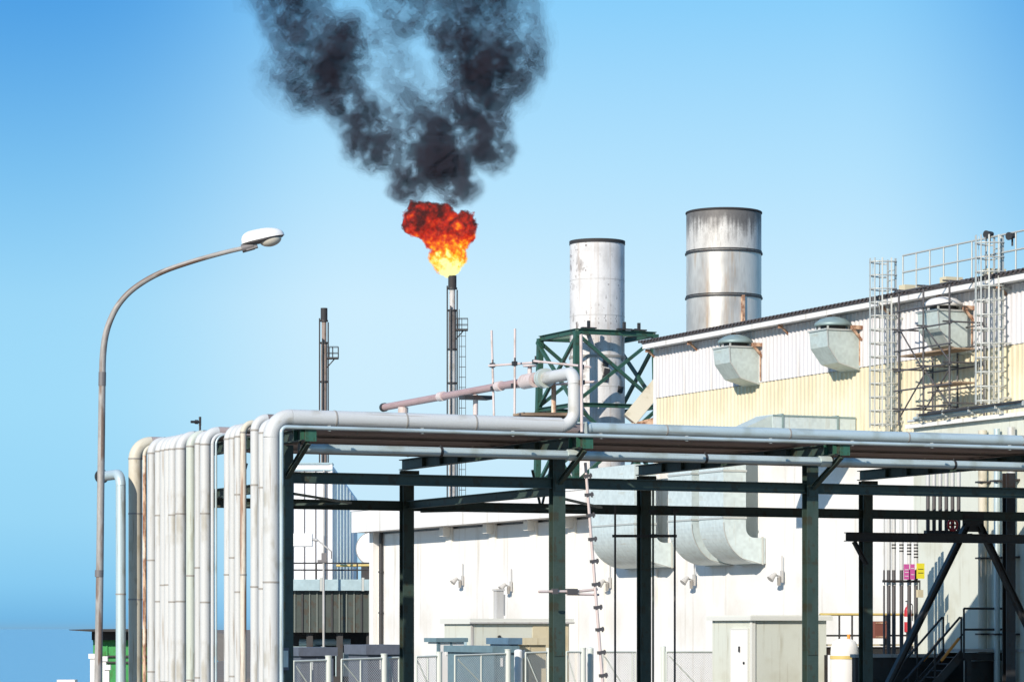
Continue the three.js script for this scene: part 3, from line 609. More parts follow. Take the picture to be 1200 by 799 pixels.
// ================================================================== big ducts that bend into the wall
{
  const duct = (label, bNear, w, top, name = 'air_duct') => {
    const t = mk(name, label, 'duct', AW, bNear, { group: 'galvanised air ducts bending into the white wall' });
    const g0 = 0.72, g1 = 1.58, yb = 4.75, yh = 5.62, R = 1.38, r = 0.32, pts = [];
    pts.push([0.02, yb], [-g1 + R, yb]);
    for (let k = 1; k < 16; k++) { const q = k / 16 * Math.PI / 2; pts.push([-g1 + R - R * Math.sin(q), yb + R - R * Math.cos(q)]); }
    pts.push([-g1, yb + R], [-g1, top], [-g0, top], [-g0, yh + r]);
    for (let k = 1; k < 6; k++) { const q = k / 6 * Math.PI / 2; pts.push([-g0 + r - r * Math.cos(q), yh + r - r * Math.sin(q)]); }
    pts.push([-g0 + r, yh], [0.02, yh]);
    t.part('casing', prism(pts.reverse(), -w, 0), M.galvanised_duct);
    for (const y of [yb + R + 0.12, yb + R + 1.7]) t.part('joint_flange', [box(-g1 - 0.03, y, -w - 0.03, -g1 - 0.002, y + 0.06, 0.03), box(-g1 - 0.03, y, 0.002, -g0 + 0.03, y + 0.06, 0.032), box(-g0 + 0.002, y, -w - 0.03, -g0 + 0.03, y + 0.06, 0.03)], M.ladder_steel);
    t.part('joint_flange', [box(-0.12, yb - 0.04, 0.002, -0.06, yh + 0.04, 0.035), box(-0.12, yb - 0.04, -w - 0.03, -0.06, yb - 0.002, 0.03)], M.ladder_steel);
    t.part('corner_bead', sweep(pts.filter((p) => p[0] <= -0.15 && p[1] <= top - 0.01 && p[0] < -0.8 || p[1] === yb).map(([x, y]) => V(x, y, 0.006)), 0.018, 6), M.ladder_steel);
    return t;
  };
  duct('nearer of the two side by side galvanised ducts behind the rack', 29.45, 1.75, 8.9);
  duct('farther of the two side by side galvanised ducts behind the rack', 31.75, 1.75, 8.9);
  duct('broad galvanised duct partly hidden by a black back column', 36.15, 3.7, 8.4);
  const t = mk('duct_box', 'pale box-shaped duct with a sloping end above the rack, under the yellow sheets', 'duct', AW, 21, { y0: 8 });
  const b0 = bAt(1005, AW), y0 = 8.2 - 8, y1 = yAt(487, AW - 1.5, b0) - 8, xe = aAt(906, b0) - AW, xs = aAt(876, b0) - AW, z0 = -(b0 - 21);
  t.part('casing', box(xe, y0, z0 - 1.15, -0.06, y1, z0), M.galvanised_duct);
  t.part('sloping_end', prism([[xs, y0], [xe - 0.004, y0], [xe - 0.004, y1 - 0.02], [xs, yAt(500, AW + xs, b0) - 8]], z0 - 1.12, z0 - 0.03), M.galvanised);
  for (const x of [xe + 0.32, -0.75]) t.part('joint_flange', [box(x, y0, z0 + 0.002, x + 0.06, y1 + 0.03, z0 + 0.035), box(x, y1 + 0.002, z0 - 1.15, x + 0.06, y1 + 0.03, z0)], M.aqua_cap);
  t.part('top_flange', box(xe, y1 - 0.06, z0 + 0.002, -0.06, y1 - 0.01, z0 + 0.02), M.aqua_cap);
}

// ================================================================== caged ladders, roof rail, scaffold tower, wall pipes
{
  const ladder = (label, b, y0, y1) => {
    const t = mk('caged_ladder', label, 'ladder', AW - 0.3, b, { y0, group: 'caged ladders to the roof' }), h = y1 - y0;
    for (const s of [-0.23, 0.23]) t.part('stringer', bar(V(0, 0, s), V(0, h, s), 0.065, 0.03, V(0, 0, 1)), M.ladder_steel);
    for (let y = 0.2; y < h - 0.3; y += 0.3) t.part('rung', cyl(V(0, y, -0.22), V(0, y, 0.22), 0.016, 6), M.ladder_steel);
    const arc = (n) => { const o = []; for (let k = 0; k <= n; k++) { const q = Math.PI * (k / n) ; o.push(V(-0.04 - 0.72 * Math.sin(q), 0, -0.36 * Math.cos(q))); } return [V(0, 0, -0.23), ...o, V(0, 0, 0.23)]; };
    const hoop = sweep(arc(10), 0.024, 5);
    for (let y = 0.5; y < h; y += 0.42) { const m = t.part('cage_hoop', hoop, M.ladder_steel); m.position.y = y; }
    for (let k = 0; k < 7; k++) { const q = Math.PI * (0.08 + 0.84 * k / 6), x = -0.04 - 0.73 * Math.sin(q), z = -0.365 * Math.cos(q); t.part('cage_strip', bar(V(x, 0.4, z), V(x, h, z), 0.05, 0.012, V(x + 0.04, 0, z)), M.ladder_steel); }
    for (let y = 0.6; y < h - 1.3; y += 1.6) for (const z of [0.23, -0.23]) t.part('wall_bracket', bar(V(0, y, z), V(0.28, y, z), 0.05, 0.05), M.ladder_steel);
    return t;
  };
  ladder('caged roof ladder beside the scaffold tower on its far side', 20.75, 8.4, yAt(303, AW - 0.6, 20.75));
  ladder('caged roof ladder with two dark floodlights, nearest the frame edge', 14.75, 8.72, yAt(276, AW - 0.6, 14.75));
  // rail along the roof edge
  const t = mk('roof_guardrail', 'pale tubular guardrail along the roof edge between the caged ladders', 'guardrail', AW - 0.3, 20, { y0: EAVE + 0.31 });
  const yr = EAVE + 0.31, A = AW - 0.35, run = (y, m) => t.part('rail', cyl(t.at(A, 20.0, yr + y), t.at(A, BN + 0.2, yr + y), 0.03, 8), m);
  run(1.12, M.ladder_steel); run(0.6, M.ladder_steel);
  for (let b = 20; b > BN; b -= 0.78) t.part('post', cyl(t.at(A, b, yr), t.at(A, b, yr + 1.12), 0.026, 8), M.ladder_steel);
  for (let b = 19.9; b > BN; b -= 2.35) t.part('foot_block', bar(t.at(A - 0.1, b, yr + 0.09), t.at(A + 0.5, b, yr + 0.09), 0.35, 0.22), M.sand_box);
  for (const [px, py, lab] of [[1160.5, 274, 'dark floodlight on top of the nearest caged ladder'], [1187, 276, 'dark floodlight on the roof rail by the frame edge']]) {
    const b = bAt(px, A), y = yAt(py, A, b), s = mk('floodlight', lab, 'floodlight', A, b, { y0: y - 0.3 });
    s.part('bracket', [cyl(V(0, 0, 0), V(0, 0.22, 0), 0.03, 8)], M.dark_steel);
    const h = sweep([V(-0.16, 0.27, 0.05), V(-0.07, 0.28, 0.02), V(0.05, 0.30, -0.02), V(0.12, 0.31, -0.04)], (u) => 0.12 - 0.06 * u, 14); s.part('lamp_head', h, M.dark_steel);
  }
  // scaffold tower
  const s = mk('scaffold_tower', 'dark tube scaffold tower standing round the white-capped vent hood', 'scaffold', 20.2, 17, { y0: 8.72 });
  const as = [20.15, 21.35], bs = [15.75, 17.2, 18.6], ys = 8.72, yt = 12.85;
  for (const a of as) for (const b of bs) s.part('standard', cyl(s.at(a, b, ys), s.at(a, b, a < 21 ? yt : yt - 0.5), 0.032, 8), M.scaffold_tube);
  for (let k = 0; k < 7; k++) {
    const y = ys + 0.45 + k * 0.6, a = as[0] - 0.05;
    s.part('ledger', cyl(s.at(a, bs[0] - 0.2, y), s.at(a, bs[2] + 0.2, y), 0.026, 8), M.scaffold_tube);
    if (k % 2 === 0) for (const b of bs) s.part('transom', cyl(s.at(as[0] - 0.2, b + 0.05, y + 0.06), s.at(as[1] + 0.05, b + 0.05, y + 0.06), 0.026, 8), M.scaffold_tube);
    if (k < 5) s.part('ledger', cyl(s.at(as[1] - 0.05, bs[0] - 0.2, y), s.at(as[1] - 0.05, bs[2] + 0.2, y), 0.026, 8), M.scaffold_tube);
  }
  for (const [b0, y0, b1, y1] of [[15.75, 9.1, 17.2, 10.3], [17.2, 9.1, 15.75, 10.3], [17.2, 10.2, 18.6, 11.6], [18.6, 9.0, 17.2, 10.2], [15.75, 10.4, 17.2, 11.6]]) s.part('diagonal', cyl(s.at(as[0] + 0.05, b0, y0), s.at(as[0] + 0.05, b1, y1), 0.024, 8), M.scaffold_tube);
  for (let k = 0; k < 3; k++) s.part('platform_board', bar(s.at(20.35 + k * 0.26, 15.6, 10.83), s.at(20.35 + k * 0.26, 18.7, 10.83), 0.24, 0.045), M.board);
  for (let k = 0; k < 3; k++) s.part('platform_board', bar(s.at(20.35 + k * 0.26, 15.6, 9.83), s.at(20.35 + k * 0.26, 17.3, 9.83), 0.24, 0.045), M.board);
  // pipes carried along the wall
  const kinds = ['white pipe', 'grey pipe', 'dark pipe'];
  for (let k = 0; k < 3; k++) {
    const a = 20.05 - k * 0.11, y = 8.80 + k * 0.06, p = mk('wall_pipe', ['lowest white pipe of the three sloping past the annex roof', 'middle silver pipe of the three sloping past the annex roof', 'uppermost dark pipe of the three sloping past the annex roof'][k], 'pipe', a, 17.6, { y0: 8.72, group: 'pipes carried past the annex roof' });
    p.part('pipe', cyl(p.at(a, 17.9 - k * 0.5, y), p.at(a, BN + 0.5, y + 0.05), 0.042, 12), [M.white_cladding, M.silver_cladding, M.dark_steel][k]);
    for (let b = 17; b > 11; b -= 1.4) p.part('clamp', bar(p.at(a, b, y - 0.07), p.at(a, b, y + 0.06), 0.07, 0.05, V(0, 0, 1)), M.ladder_steel);
  }
}

// ================================================================== exhaust stacks
{
  const Z = 120, X = wX(700, Z), [a0, b0] = toGrid(X, Z), r = 32.2 * Z / F, yt = wY(283, Z), ys = 6.92;
  const t = mk('exhaust_stack', 'white peeling exhaust stack inside the green lattice frame', 'chimney', a0, b0, { y0: ys });
  const shell = (r0, y0, y1, n = 48) => { const g = sweep([V(0, y0 - ys, 0), V(0, y1 - ys, 0)], r0, n, false); return g; };
  const yj = wY(421, Z);
  t.part('upper_shell', shell(r, yj + 0.1, yt - 0.12), M.peeling_white);
  t.part('lower_shell', shell(r * 1.01, ys, yj), M.peeling_white);
  t.part('rim', [...[0].map(() => sweep([V(0, yt - 0.14 - ys, 0), V(0, yt - ys, 0)], r * 1.02, 48, false)), sweep([V(0, yt - 0.14 - ys, 0), V(0, yt - ys, 0)], r * 0.93, 48, false), (() => { const g = new THREE.RingGeometry(r * 0.93, r * 1.02, 48); g.rotateX(-Math.PI / 2); g.translate(0, yt - ys, 0); return plain(g); })()], M.burnt);
  t.part('joint_band', cyl(V(0, yj - ys, 0), V(0, yj + 0.1 - ys, 0), r * 1.035, 48), M.seam);
  for (const py of [330, 372, 455]) t.part('course_seam', sweep([V(0, wY(py, Z) - ys, 0), V(0, wY(py, Z) + 0.02 - ys, 0)], r * (py > 421 ? 1.016 : 1.006), 48, false), M.concrete);
  for (const [px, py] of [[708, 428], [709, 438], [725, 458], [707, 446]]) { const x = wX(px, Z) - X, y = wY(py, Z) - ys, d = Math.sqrt(Math.max(0, r * r - x * x)), p = V(x, y, d).applyAxisAngle(V(0, 1, 0), -TH); t.part('lug', bar(p.clone().add(V(0, -0.12, 0)), p.clone().add(V(0.05, 0.12, 0)), 0.22, 0.16, V(0, 0, 1)), M.dark_steel); }
  // lattice frame
  const h = 1.68, f = mk('lattice_frame', 'dark green bolted lattice frame braced round the white stack', 'steel frame', a0, b0, { y0: ys });
  const ny = [wY(388, 117.8) - ys, wY(474, 117.8) - ys, 1.2, 0], cs = [[-h, -h], [h, -h], [h, h], [-h, h]];
  const C = (i, y) => { const s = 1 + 0.03 * (ny[0] - y) / 3; return V(cs[i % 4][0] * s, y, -cs[i % 4][1] * s); };
  for (let i = 0; i < 4; i++) {
    f.part('post', bar(C(i, 0), C(i, ny[0]), 0.22, 0.22, V(0, 0, 1)), M.frame_green);
    for (const y of [ny[0], ny[1]]) f.part('ring_beam', ibeam(C(i, y), C(i + 1, y), y === ny[0] ? 0.2 : 0.16, 0.16), M.frame_green);
    for (const [y0, y1] of [[ny[1] + 0.1, ny[0] - 0.15], [ny[2], ny[1] - 0.1]]) {
      f.part('brace', bar(C(i, y0), C(i + 1, y1), 0.12, 0.12), M.frame_green);
      const n = C(i, 0).add(C(i + 1, 0)).normalize().multiplyScalar(0.125);
      f.part('brace', bar(C(i + 1, y0).add(n), C(i, y1).add(n), 0.12, 0.12), M.frame_green);
    }
    f.part('stay', bar(C(i, ny[0] + 0.02).multiplyScalar(1), V(cs[i][0] * 0.42, ny[0] + 0.02, -cs[i][1] * 0.42), 0.14, 0.14), M.frame_green);
  }
  for (const [x, z] of [[-h + 0.5, h], [h - 0.7, h], [0.3, h + 0.1], [h + 0.2, -0.4]]) f.part('lug', [bar(V(x, ny[0] + 0.1, z), V(x, ny[0] + 0.42, z), 0.1, 0.1, V(0, 0, 1)), bar(V(x - 0.3, ny[0] + 0.14, z), V(x + 0.3, ny[0] + 0.14, z), 0.2, 0.05)], M.dark_steel);
  // sloping flue between frame and tall building
  const [fa, fb2] = [AW + 1.0, 39.8], u = mk('flue', 'sloping cream flue box between the lattice frame and the tall building', 'flue', fa, fb2, { y0: ys });
  const P0 = V(wX(738, 113) , wY(492, 113), -113), P1 = V(wX(775, 113), wY(447, 113), -113); u.g.updateMatrixWorld(true);
  const inv = u.g.matrixWorld.clone().invert(); P0.applyMatrix4(inv); P1.applyMatrix4(inv);
  u.part('casing', bar(P0, P1, 1.0, 0.55), M.cream_cladding);
  u.part('support', [bar(V(P0.x - 0.2, P0.y - 0.35, P0.z), V(P1.x + 0.2, P0.y + 0.05, P1.z), 0.9, 0.28)], M.rusty_pipe);
  u.part('stand', bar(V(P0.x + 0.3, 0, P0.z), V(P0.x + 0.3, P0.y - 0.35, P0.z), 0.2, 0.2, V(0, 0, 1)), M.frame_green);
}
{
  const Z = 124, X = wX(848.5, Z), [a0, b0] = toGrid(X, Z), r = 44 * Z / F, yt = wY(250, Z), ys = 6.9;
  const t = mk('exhaust_stack', 'wide bare steel exhaust stack with two ring bands and a sooty top', 'chimney', a0, b0, { y0: ys });
  const R1 = wY(298, Z) - ys, R2 = wY(350, Z) - ys, top = yt - ys;
  const seg = (y0, y1, m, n = 'shell', fit) => { const g = sweep([V(0, y0, 0), V(0, y1, 0)], r, 64, false); if (fit) { const uv = g.attributes.uv; for (let i = 0; i < uv.count; i++) uv.setXY(i, uv.getX(i) / (2 * Math.PI * r) * 3, clamp(uv.getY(i) / (y1 - y0), 0.01, 0.99)); } t.part(n, g, m); };
  seg(0, R2, M.stack_steel, 'lower_shell'); seg(R2, R1, M.stack_steel, 'middle_shell'); seg(R1, top, M.sooty_steel, 'upper_shell', true);
  t.part('inner_wall', sweep([V(0, top - 2.5, 0), V(0, top - 0.002, 0)], r * 0.965, 64, false), M.burnt);
  t.part('lip', (() => { const g = new THREE.TorusGeometry(r * 0.99, 0.055, 8, 64); g.rotateX(Math.PI / 2); g.translate(0, top, 0); return plain(g); })(), M.burnt);
  for (const y of [R1, R2]) t.part('ring_band', [cyl(V(0, y - 0.03, 0), V(0, y + 0.03, 0), r * 1.035, 64), cyl(V(0, y + 0.06, 0), V(0, y + 0.1, 0), r * 1.015, 64)], M.dark_steel);
  const p = V(wX(868, Z) - X, 0, 0); p.z = Math.sqrt(r * r - p.x * p.x) + 0.04; p.applyAxisAngle(V(0, 1, 0), -TH);
  t.part('conduit', bar(V(p.x, 0, p.z), V(p.x, R2, p.z), 0.12, 0.12, V(0, 0, 1)), M.rusty_pipe);
}

// ================================================================== flare stacks far off
function flare(label, px, pyTop, w, Z, m, side) {
  const X = wX(px, Z), t = mkW('flare_stack', label, 'flare stack', X, Z, { group: 'flare stacks beyond the plant' }), k = Z / F, yt = wY(pyTop, Z), r = w / 2 * k, H = (p) => wY(p, Z);
  const col = (y0, y1, rr, mm, n) => t.part(n, cyl(V(0, y0, 0), V(0, y1, 0), rr, 20), mm);
  col(0, yt - 7.2, r, m, 'lower_shell'); col(yt - 7.2, yt - 3.4, r * 1.05, side.ladder ? M.flare_dark : m, 'middle_shell'); col(yt - 3.4, yt - 1.2, r * 0.8, m, 'neck');
  col(yt - 1.2, yt, r * 1.15, M.burnt, 'burner_tip');
  for (const y of [1.25, 3.4, 7.2, 10.5]) col(yt - y - 0.08, yt - y + 0.08, r * 1.35, M.dark_steel, 'flange');
  for (const [dx, dz, y1] of [[-r - 0.14, 0.1, yt - 1.0], [r + 0.12, 0.15, yt - 1.4], [-r * 0.4, r + 0.15, yt - 3]]) t.part('pilot_pipe', cyl(V(dx, 0, dz), V(dx, y1, dz), 0.07, 8), M.dark_steel);
  const yp = yt - side.drop, x0 = r, x1 = r + side.w;
  t.part('platform', [bar(V(x0, yp, 0), V(x1, yp, 0), 1.0, 0.16), bar(V(x0, yp - 0.9, 0), V(x0 + 0.7, yp - 0.1, 0), 0.1, 0.1)], M.dark_steel);
  t.part('platform_rail', [...[0.5, 1.1].flatMap((h) => [-0.5, 0.5].map((z) => cyl(V(x0, yp + h, z), V(x1, yp + h, z), 0.03, 6))), ...[0.5, 1.1].map((h) => cyl(V(x1, yp + h, -0.5), V(x1, yp + h, 0.5), 0.03, 6)), ...[x0 + 0.2, (x0 + x1) / 2, x1].flatMap((x) => [-0.5, 0.5].map((z) => cyl(V(x, yp, z), V(x, yp + 1.1, z), 0.03, 6)))], M.dark_steel);
  if (side.ladder) {
    t.part('ladder', [...[-0.2, 0.2].map((z) => cyl(V(x0 + 0.32, 0, z + 0.1), V(x0 + 0.32, yp + 2, z + 0.1), 0.035, 6)), ...Array.from({ length: 60 }, (_, i) => cyl(V(x0 + 0.32, 8 + i * 0.42, -0.1), V(x0 + 0.32, 8 + i * 0.42, 0.3), 0.025, 5))], M.dark_steel);
    t.part('ladder_cage', [...[0.55, 0.95].map((x) => cyl(V(x0 + x, 3, 0.25), V(x0 + x, yp, 0.25), 0.028, 6)), ...Array.from({ length: 26 }, (_, i) => bar(V(x0 + 0.3, 6 + i * 1.0, 0.25), V(x0 + 0.95, 6 + i * 1.0, 0.25), 0.05, 0.06))], M.dark_steel);
  }
  return t;
}
flare('burning flare stack with a caged ladder under the orange flame', 530, 323, 8.5, 300, M.flare_pipe, { drop: 5.3, w: 1.15, ladder: true });
flare('unlit brown flare stack with a small platform left of the flame', 379.5, 361, 7, 300, M.flare_rust, { drop: 4.9, w: 1.1, ladder: false });

// ------------------------------------------------------------------ smoke and flame: fields of puffs meshed at several densities
const fbm = (x, y, z) => noise3.noise(x, y, z) * 0.55 + noise3.noise(x * 2.1, y * 2.1, z * 2.1) * 0.28 + noise3.noise(x * 4.3, y * 4.3, z * 4.3) * 0.15 + noise3.noise(x * 8.9, y * 8.9, z * 8.9) * 0.08;
function fieldMeshes(res, cx, cy, hx, hy, hz, f, levels, Z) {           // centre and half sizes in photograph pixels at distance Z
  const mc = new MarchingCubes(res, new THREE.MeshBasicMaterial(), false, false, 900000), out = [], k = Z / F;
  mc.reset();
  for (let z = 0; z < res; z++) for (let y = 0; y < res; y++) for (let x = 0; x < res; x++) {
    const e = x < 3 || y < 3 || z < 3 || x > res - 4 || y > res - 4 || z > res - 4;
    mc.field[x + y * res + z * res * res] = e ? 0 : f(cx + hx * (x / res * 2 - 1), cy - hy * (y / res * 2 - 1), hz * (z / res * 2 - 1));
  }
  for (const iso of levels) {
    mc.isolation = iso; mc.update();
    const n = mc.count, P = new Float32Array(n * 3), N = new Float32Array(n * 3);
    for (let i = 0; i < n; i++) {
      P[i * 3] = (cx - 600 + mc.positionArray[i * 3] * hx) * k; P[i * 3 + 1] = EYE + (HORIZON - cy + mc.positionArray[i * 3 + 1] * hy) * k; P[i * 3 + 2] = -Z + mc.positionArray[i * 3 + 2] * hz * k;
      const nx = mc.normalArray[i * 3] / hx, ny = mc.normalArray[i * 3 + 1] / hy, nz = mc.normalArray[i * 3 + 2] / hz, l = Math.hypot(nx, ny, nz) || 1;
      N[i * 3] = nx / l; N[i * 3 + 1] = ny / l; N[i * 3 + 2] = nz / l;
    }
    const g = new THREE.BufferGeometry();
    g.setAttribute('position', new THREE.BufferAttribute(P, 3)); g.setAttribute('normal', new THREE.BufferAttribute(N, 3)); g.setAttribute('uv', new THREE.BufferAttribute(new Float32Array(n * 2), 2));
    out.push(g);
  }
  return out;
}
{
  const Z = 300, puffs = [[512, 187, 31, 4.4], [530, 194, 27, 3.6], [496, 178, 16, 1.2], [480, 212, 27, 1.9], [466, 226, 14, 0.9], [545, 221, 24, 1.7], [536, 232, 15, 1.0], [505, 215, 20, 0.5], [522, 224, 18, 0.5], [573, 158, 33, 1.2], [583, 182, 26, 1.5], [558, 176, 24, 1.1], [508, 153, 32, 1.0], [535, 150, 30, 0.85], [500, 203, 20, 0.5],
    [550, 64, 44, 1.35], [568, 96, 38, 1.25], [527, 42, 32, 0.8], [595, 78, 40, 0.9], [614, 62, 44, 0.46], [605, 108, 36, 0.36], [552, 6, 56, 0.55], [490, 12, 38, 0.6], [545, 128, 36, 0.65], [571, 130, 34, 0.7], [525, 122, 38, 0.5], [604, 25, 46, 0.40],
    [412, 128, 36, 1.25], [424, 176, 30, 1.1], [452, 183, 28, 1.0], [440, 152, 34, 0.75], [476, 172, 26, 0.6], [382, 94, 44, 1.0], [400, 44, 38, 1.15], [336, 22, 40, 0.9], [332, 82, 46, 0.46], [366, 60, 40, 0.6], [402, 78, 36, 0.8], [352, 112, 34, 0.40],
    [468, 108, 48, 0.36], [464, 57, 46, 0.30], [450, 20, 42, 0.34], [485, 140, 40, 0.44], [352, -30, 60, 0.8], [545, -42, 66, 0.55], [450, -40, 55, 0.4], [610, -20, 50, 0.3], [300, -30, 46, 0.5]]
    .map(([x, y, r, w]) => [x, y, (rnd() - 0.5) * 16, r, w]);
  const field = (x, y, z) => {
    const s = 0.026, wx = x + 13 * fbm(x * s, y * s, z * s + 4), wy = y + 13 * fbm(x * s + 7, y * s, z * s), wz = z;
    let d = 0;
    for (const [px, py, pz, r, w] of puffs) {
      const q = ((wx - px) ** 2 + (wy - py) ** 2 + (wz - pz) ** 2) / (r * r * 1.6);
      if (q < 1) d += w * (1 - q) * (1 - q);
    }
    if (d <= 0) return 0;
    const n = fbm(x * 0.040, y * 0.040, z * 0.020 + 2), bil = Math.abs(noise3.noise(x * 0.075, y * 0.075, z * 0.03)) - 0.22;
    const e = d * (0.45 + 0.55 * sstep(0.05, 0.5, d)) * Math.max(0.2, 0.92 + 1.75 * n - 1.5 * bil + 0.32 * noise3.noise(x * 0.15, y * 0.15, z * 0.05) + 0.14 * noise3.noise(x * 0.33, y * 0.33, z * 0.06));
    return e;
  };
  const levels = [0.04, 0.11, 0.22, 0.40, 0.68, 1.10, 1.7], geos = fieldMeshes(150, 465, 68, 200, 182, 84, field, levels, Z);
  const t = new THREE.Group(); t.name = 'smoke_plume'; t.userData = { label: 'dark billowing smoke plume drifting up from the flare flame', category: 'smoke' }; scene.add(t);
  levels.forEach((iso, i) => {
    const step = iso - (i ? levels[i - 1] : 0), perMetre = step * 0.40;
    const m = new THREE.MeshPhysicalMaterial({ color: new THREE.Color().setRGB(...[0.085, 0.070, 0.092].map((c) => c * [1, 1, 1, 0.9, 0.7, 0.4, 0.25][i])), roughness: 1, transparent: true, opacity: [0.006, 0.012, 0.025, 0.05, 0.09, 0.13, 0.16][i], transmission: 0, thickness: 1, attenuationColor: new THREE.Color().setRGB(0.362, 0.352, 0.366), attenuationDistance: 1.0 / perMetre });
    m.name = 'soot_' + i; m.specularIntensity = 0;
    const p = part(t, 'smoke_layer', geos[i], m); p.castShadow = false;
  });
}
{ // flame
  const Z = 300, puffs = [[529, 316, 8, 1.6], [525, 301, 19.5, 1.6], [526, 284, 11, 0.9], [541, 267, 16, 1.2], [494, 257, 20, 1.35], [513, 250, 14, 1.1], [483, 263, 11, 1.0], [507, 278, 12, 1.1], [541, 279, 11, 1.0], [523, 270, 14, 1.0], [546, 260, 11, 1.0], [525, 253, 10, 0.8], [489, 247, 10, 0.8], [499, 268, 11, 0.9]];
  const f = (x, y, z) => {
    const wx = x + 9 * fbm(x * 0.075, y * 0.075, z * 0.075 + 3), wy = y + 9 * fbm(x * 0.075 + 5, y * 0.075, z * 0.075);
    let d = 0; for (const [px, py, r, w] of puffs) { const q = ((wx - px) ** 2 + (wy - py) ** 2 + z * z) / (r * r * 1.5); if (q < 1) d += w * (1 - q) * (1 - q); }
    const bil = Math.abs(noise3.noise(x * 0.10, y * 0.10, z * 0.10)) + 0.6 * Math.abs(noise3.noise(x * 0.22, y * 0.22, z * 0.22 + 7)) + 0.3 * Math.abs(noise3.noise(x * 0.5, y * 0.5, z * 0.5));
    return d - Math.min(d, 1) * 1.6 * (0.44 - bil) - 0.10 * Math.max(0, noise3.noise(x * 0.35, y * 0.35, z * 0.35 + 3));
  };
  const cut = [0.05, 0.13, 0.22, 0.34, 0.50], shells = fieldMeshes(136, 516, 276, 66, 62, 44, f, cut, Z);
  const ramp = [[0, [0.045, 0.012, 0.012]], [0.2, [0.20, 0.016, 0.012]], [0.42, [0.55, 0.022, 0.012]], [0.6, [0.80, 0.10, 0.012]], [0.75, [1.0, 0.32, 0.012]], [0.88, [1.05, 0.66, 0.02]], [1, [1.2, 1.05, 0.45]]];
  const T = tex(256, (u) => { let k = 0; while (k < ramp.length - 2 && u > ramp[k + 1][0]) k++; return lerp3(ramp[k][1], ramp[k + 1][1], clamp((u - ramp[k][0]) / (ramp[k + 1][0] - ramp[k][0]))); }, 4);
  T.wrapS = T.wrapT = THREE.ClampToEdgeWrapping;
  const t = mkW('flame', 'orange and red flame rolling off the burning flare tip', 'flame', wX(526, Z), Z, { y0: 37 }), k = F / Z;
  shells.forEach((g, s) => {                                           // thin hot gas outside, denser gas within
    const P = g.attributes.position, U = g.attributes.uv;
    for (let i = 0; i < P.count; i++) {                                  // how hot the gas is: hottest at the burner, sootier and cooler higher up and in swirls
      const x = P.getX(i) * k + 600, y = HORIZON - (P.getY(i) - EYE) * k, z = (P.getZ(i) + Z) * k;
      const up = sstep(322, 246, y), n = fbm(x * 0.09, y * 0.09, z * 0.09 + 5 + s * 0.15), bil = Math.abs(noise3.noise(x * 0.10, y * 0.10, z * 0.10)) * 0.8 + 0.5 * Math.abs(noise3.noise(x * 0.24, y * 0.24, z * 0.24 + 7));
      const core = Math.exp(-(((x - 526) / 18) ** 2)) * 0.20;
      U.setXY(i, clamp(mix(0.98, 0.16, Math.pow(up, 0.75)) + core * (1 - up * 0.55) + n * 0.60 + (bil - 0.28) * 0.55 + (s - 2.5) * 0.045, 0.01, 0.99), 0.5);
    }
    g.translate(-t.g.position.x, -37, Z);
    const m = new THREE.MeshStandardMaterial({ color: 0x000000, roughness: 1, emissive: 0xffffff, emissiveMap: T, emissiveIntensity: 1.0, transparent: true, opacity: [0.22, 0.42, 0.62, 0.85, 1][s] }); m.name = 'burning_gas_' + s;
    const fm = part(t.g, 'burning_gas', g, m); fm.castShadow = false;
  });
  const glow = new THREE.PointLight(0xff9a40, 18); glow.position.set(wX(526, Z), wY(275, Z), -Z + 3.6); glow.castShadow = true; glow.name = 'flame_glow'; scene.add(glow);
}

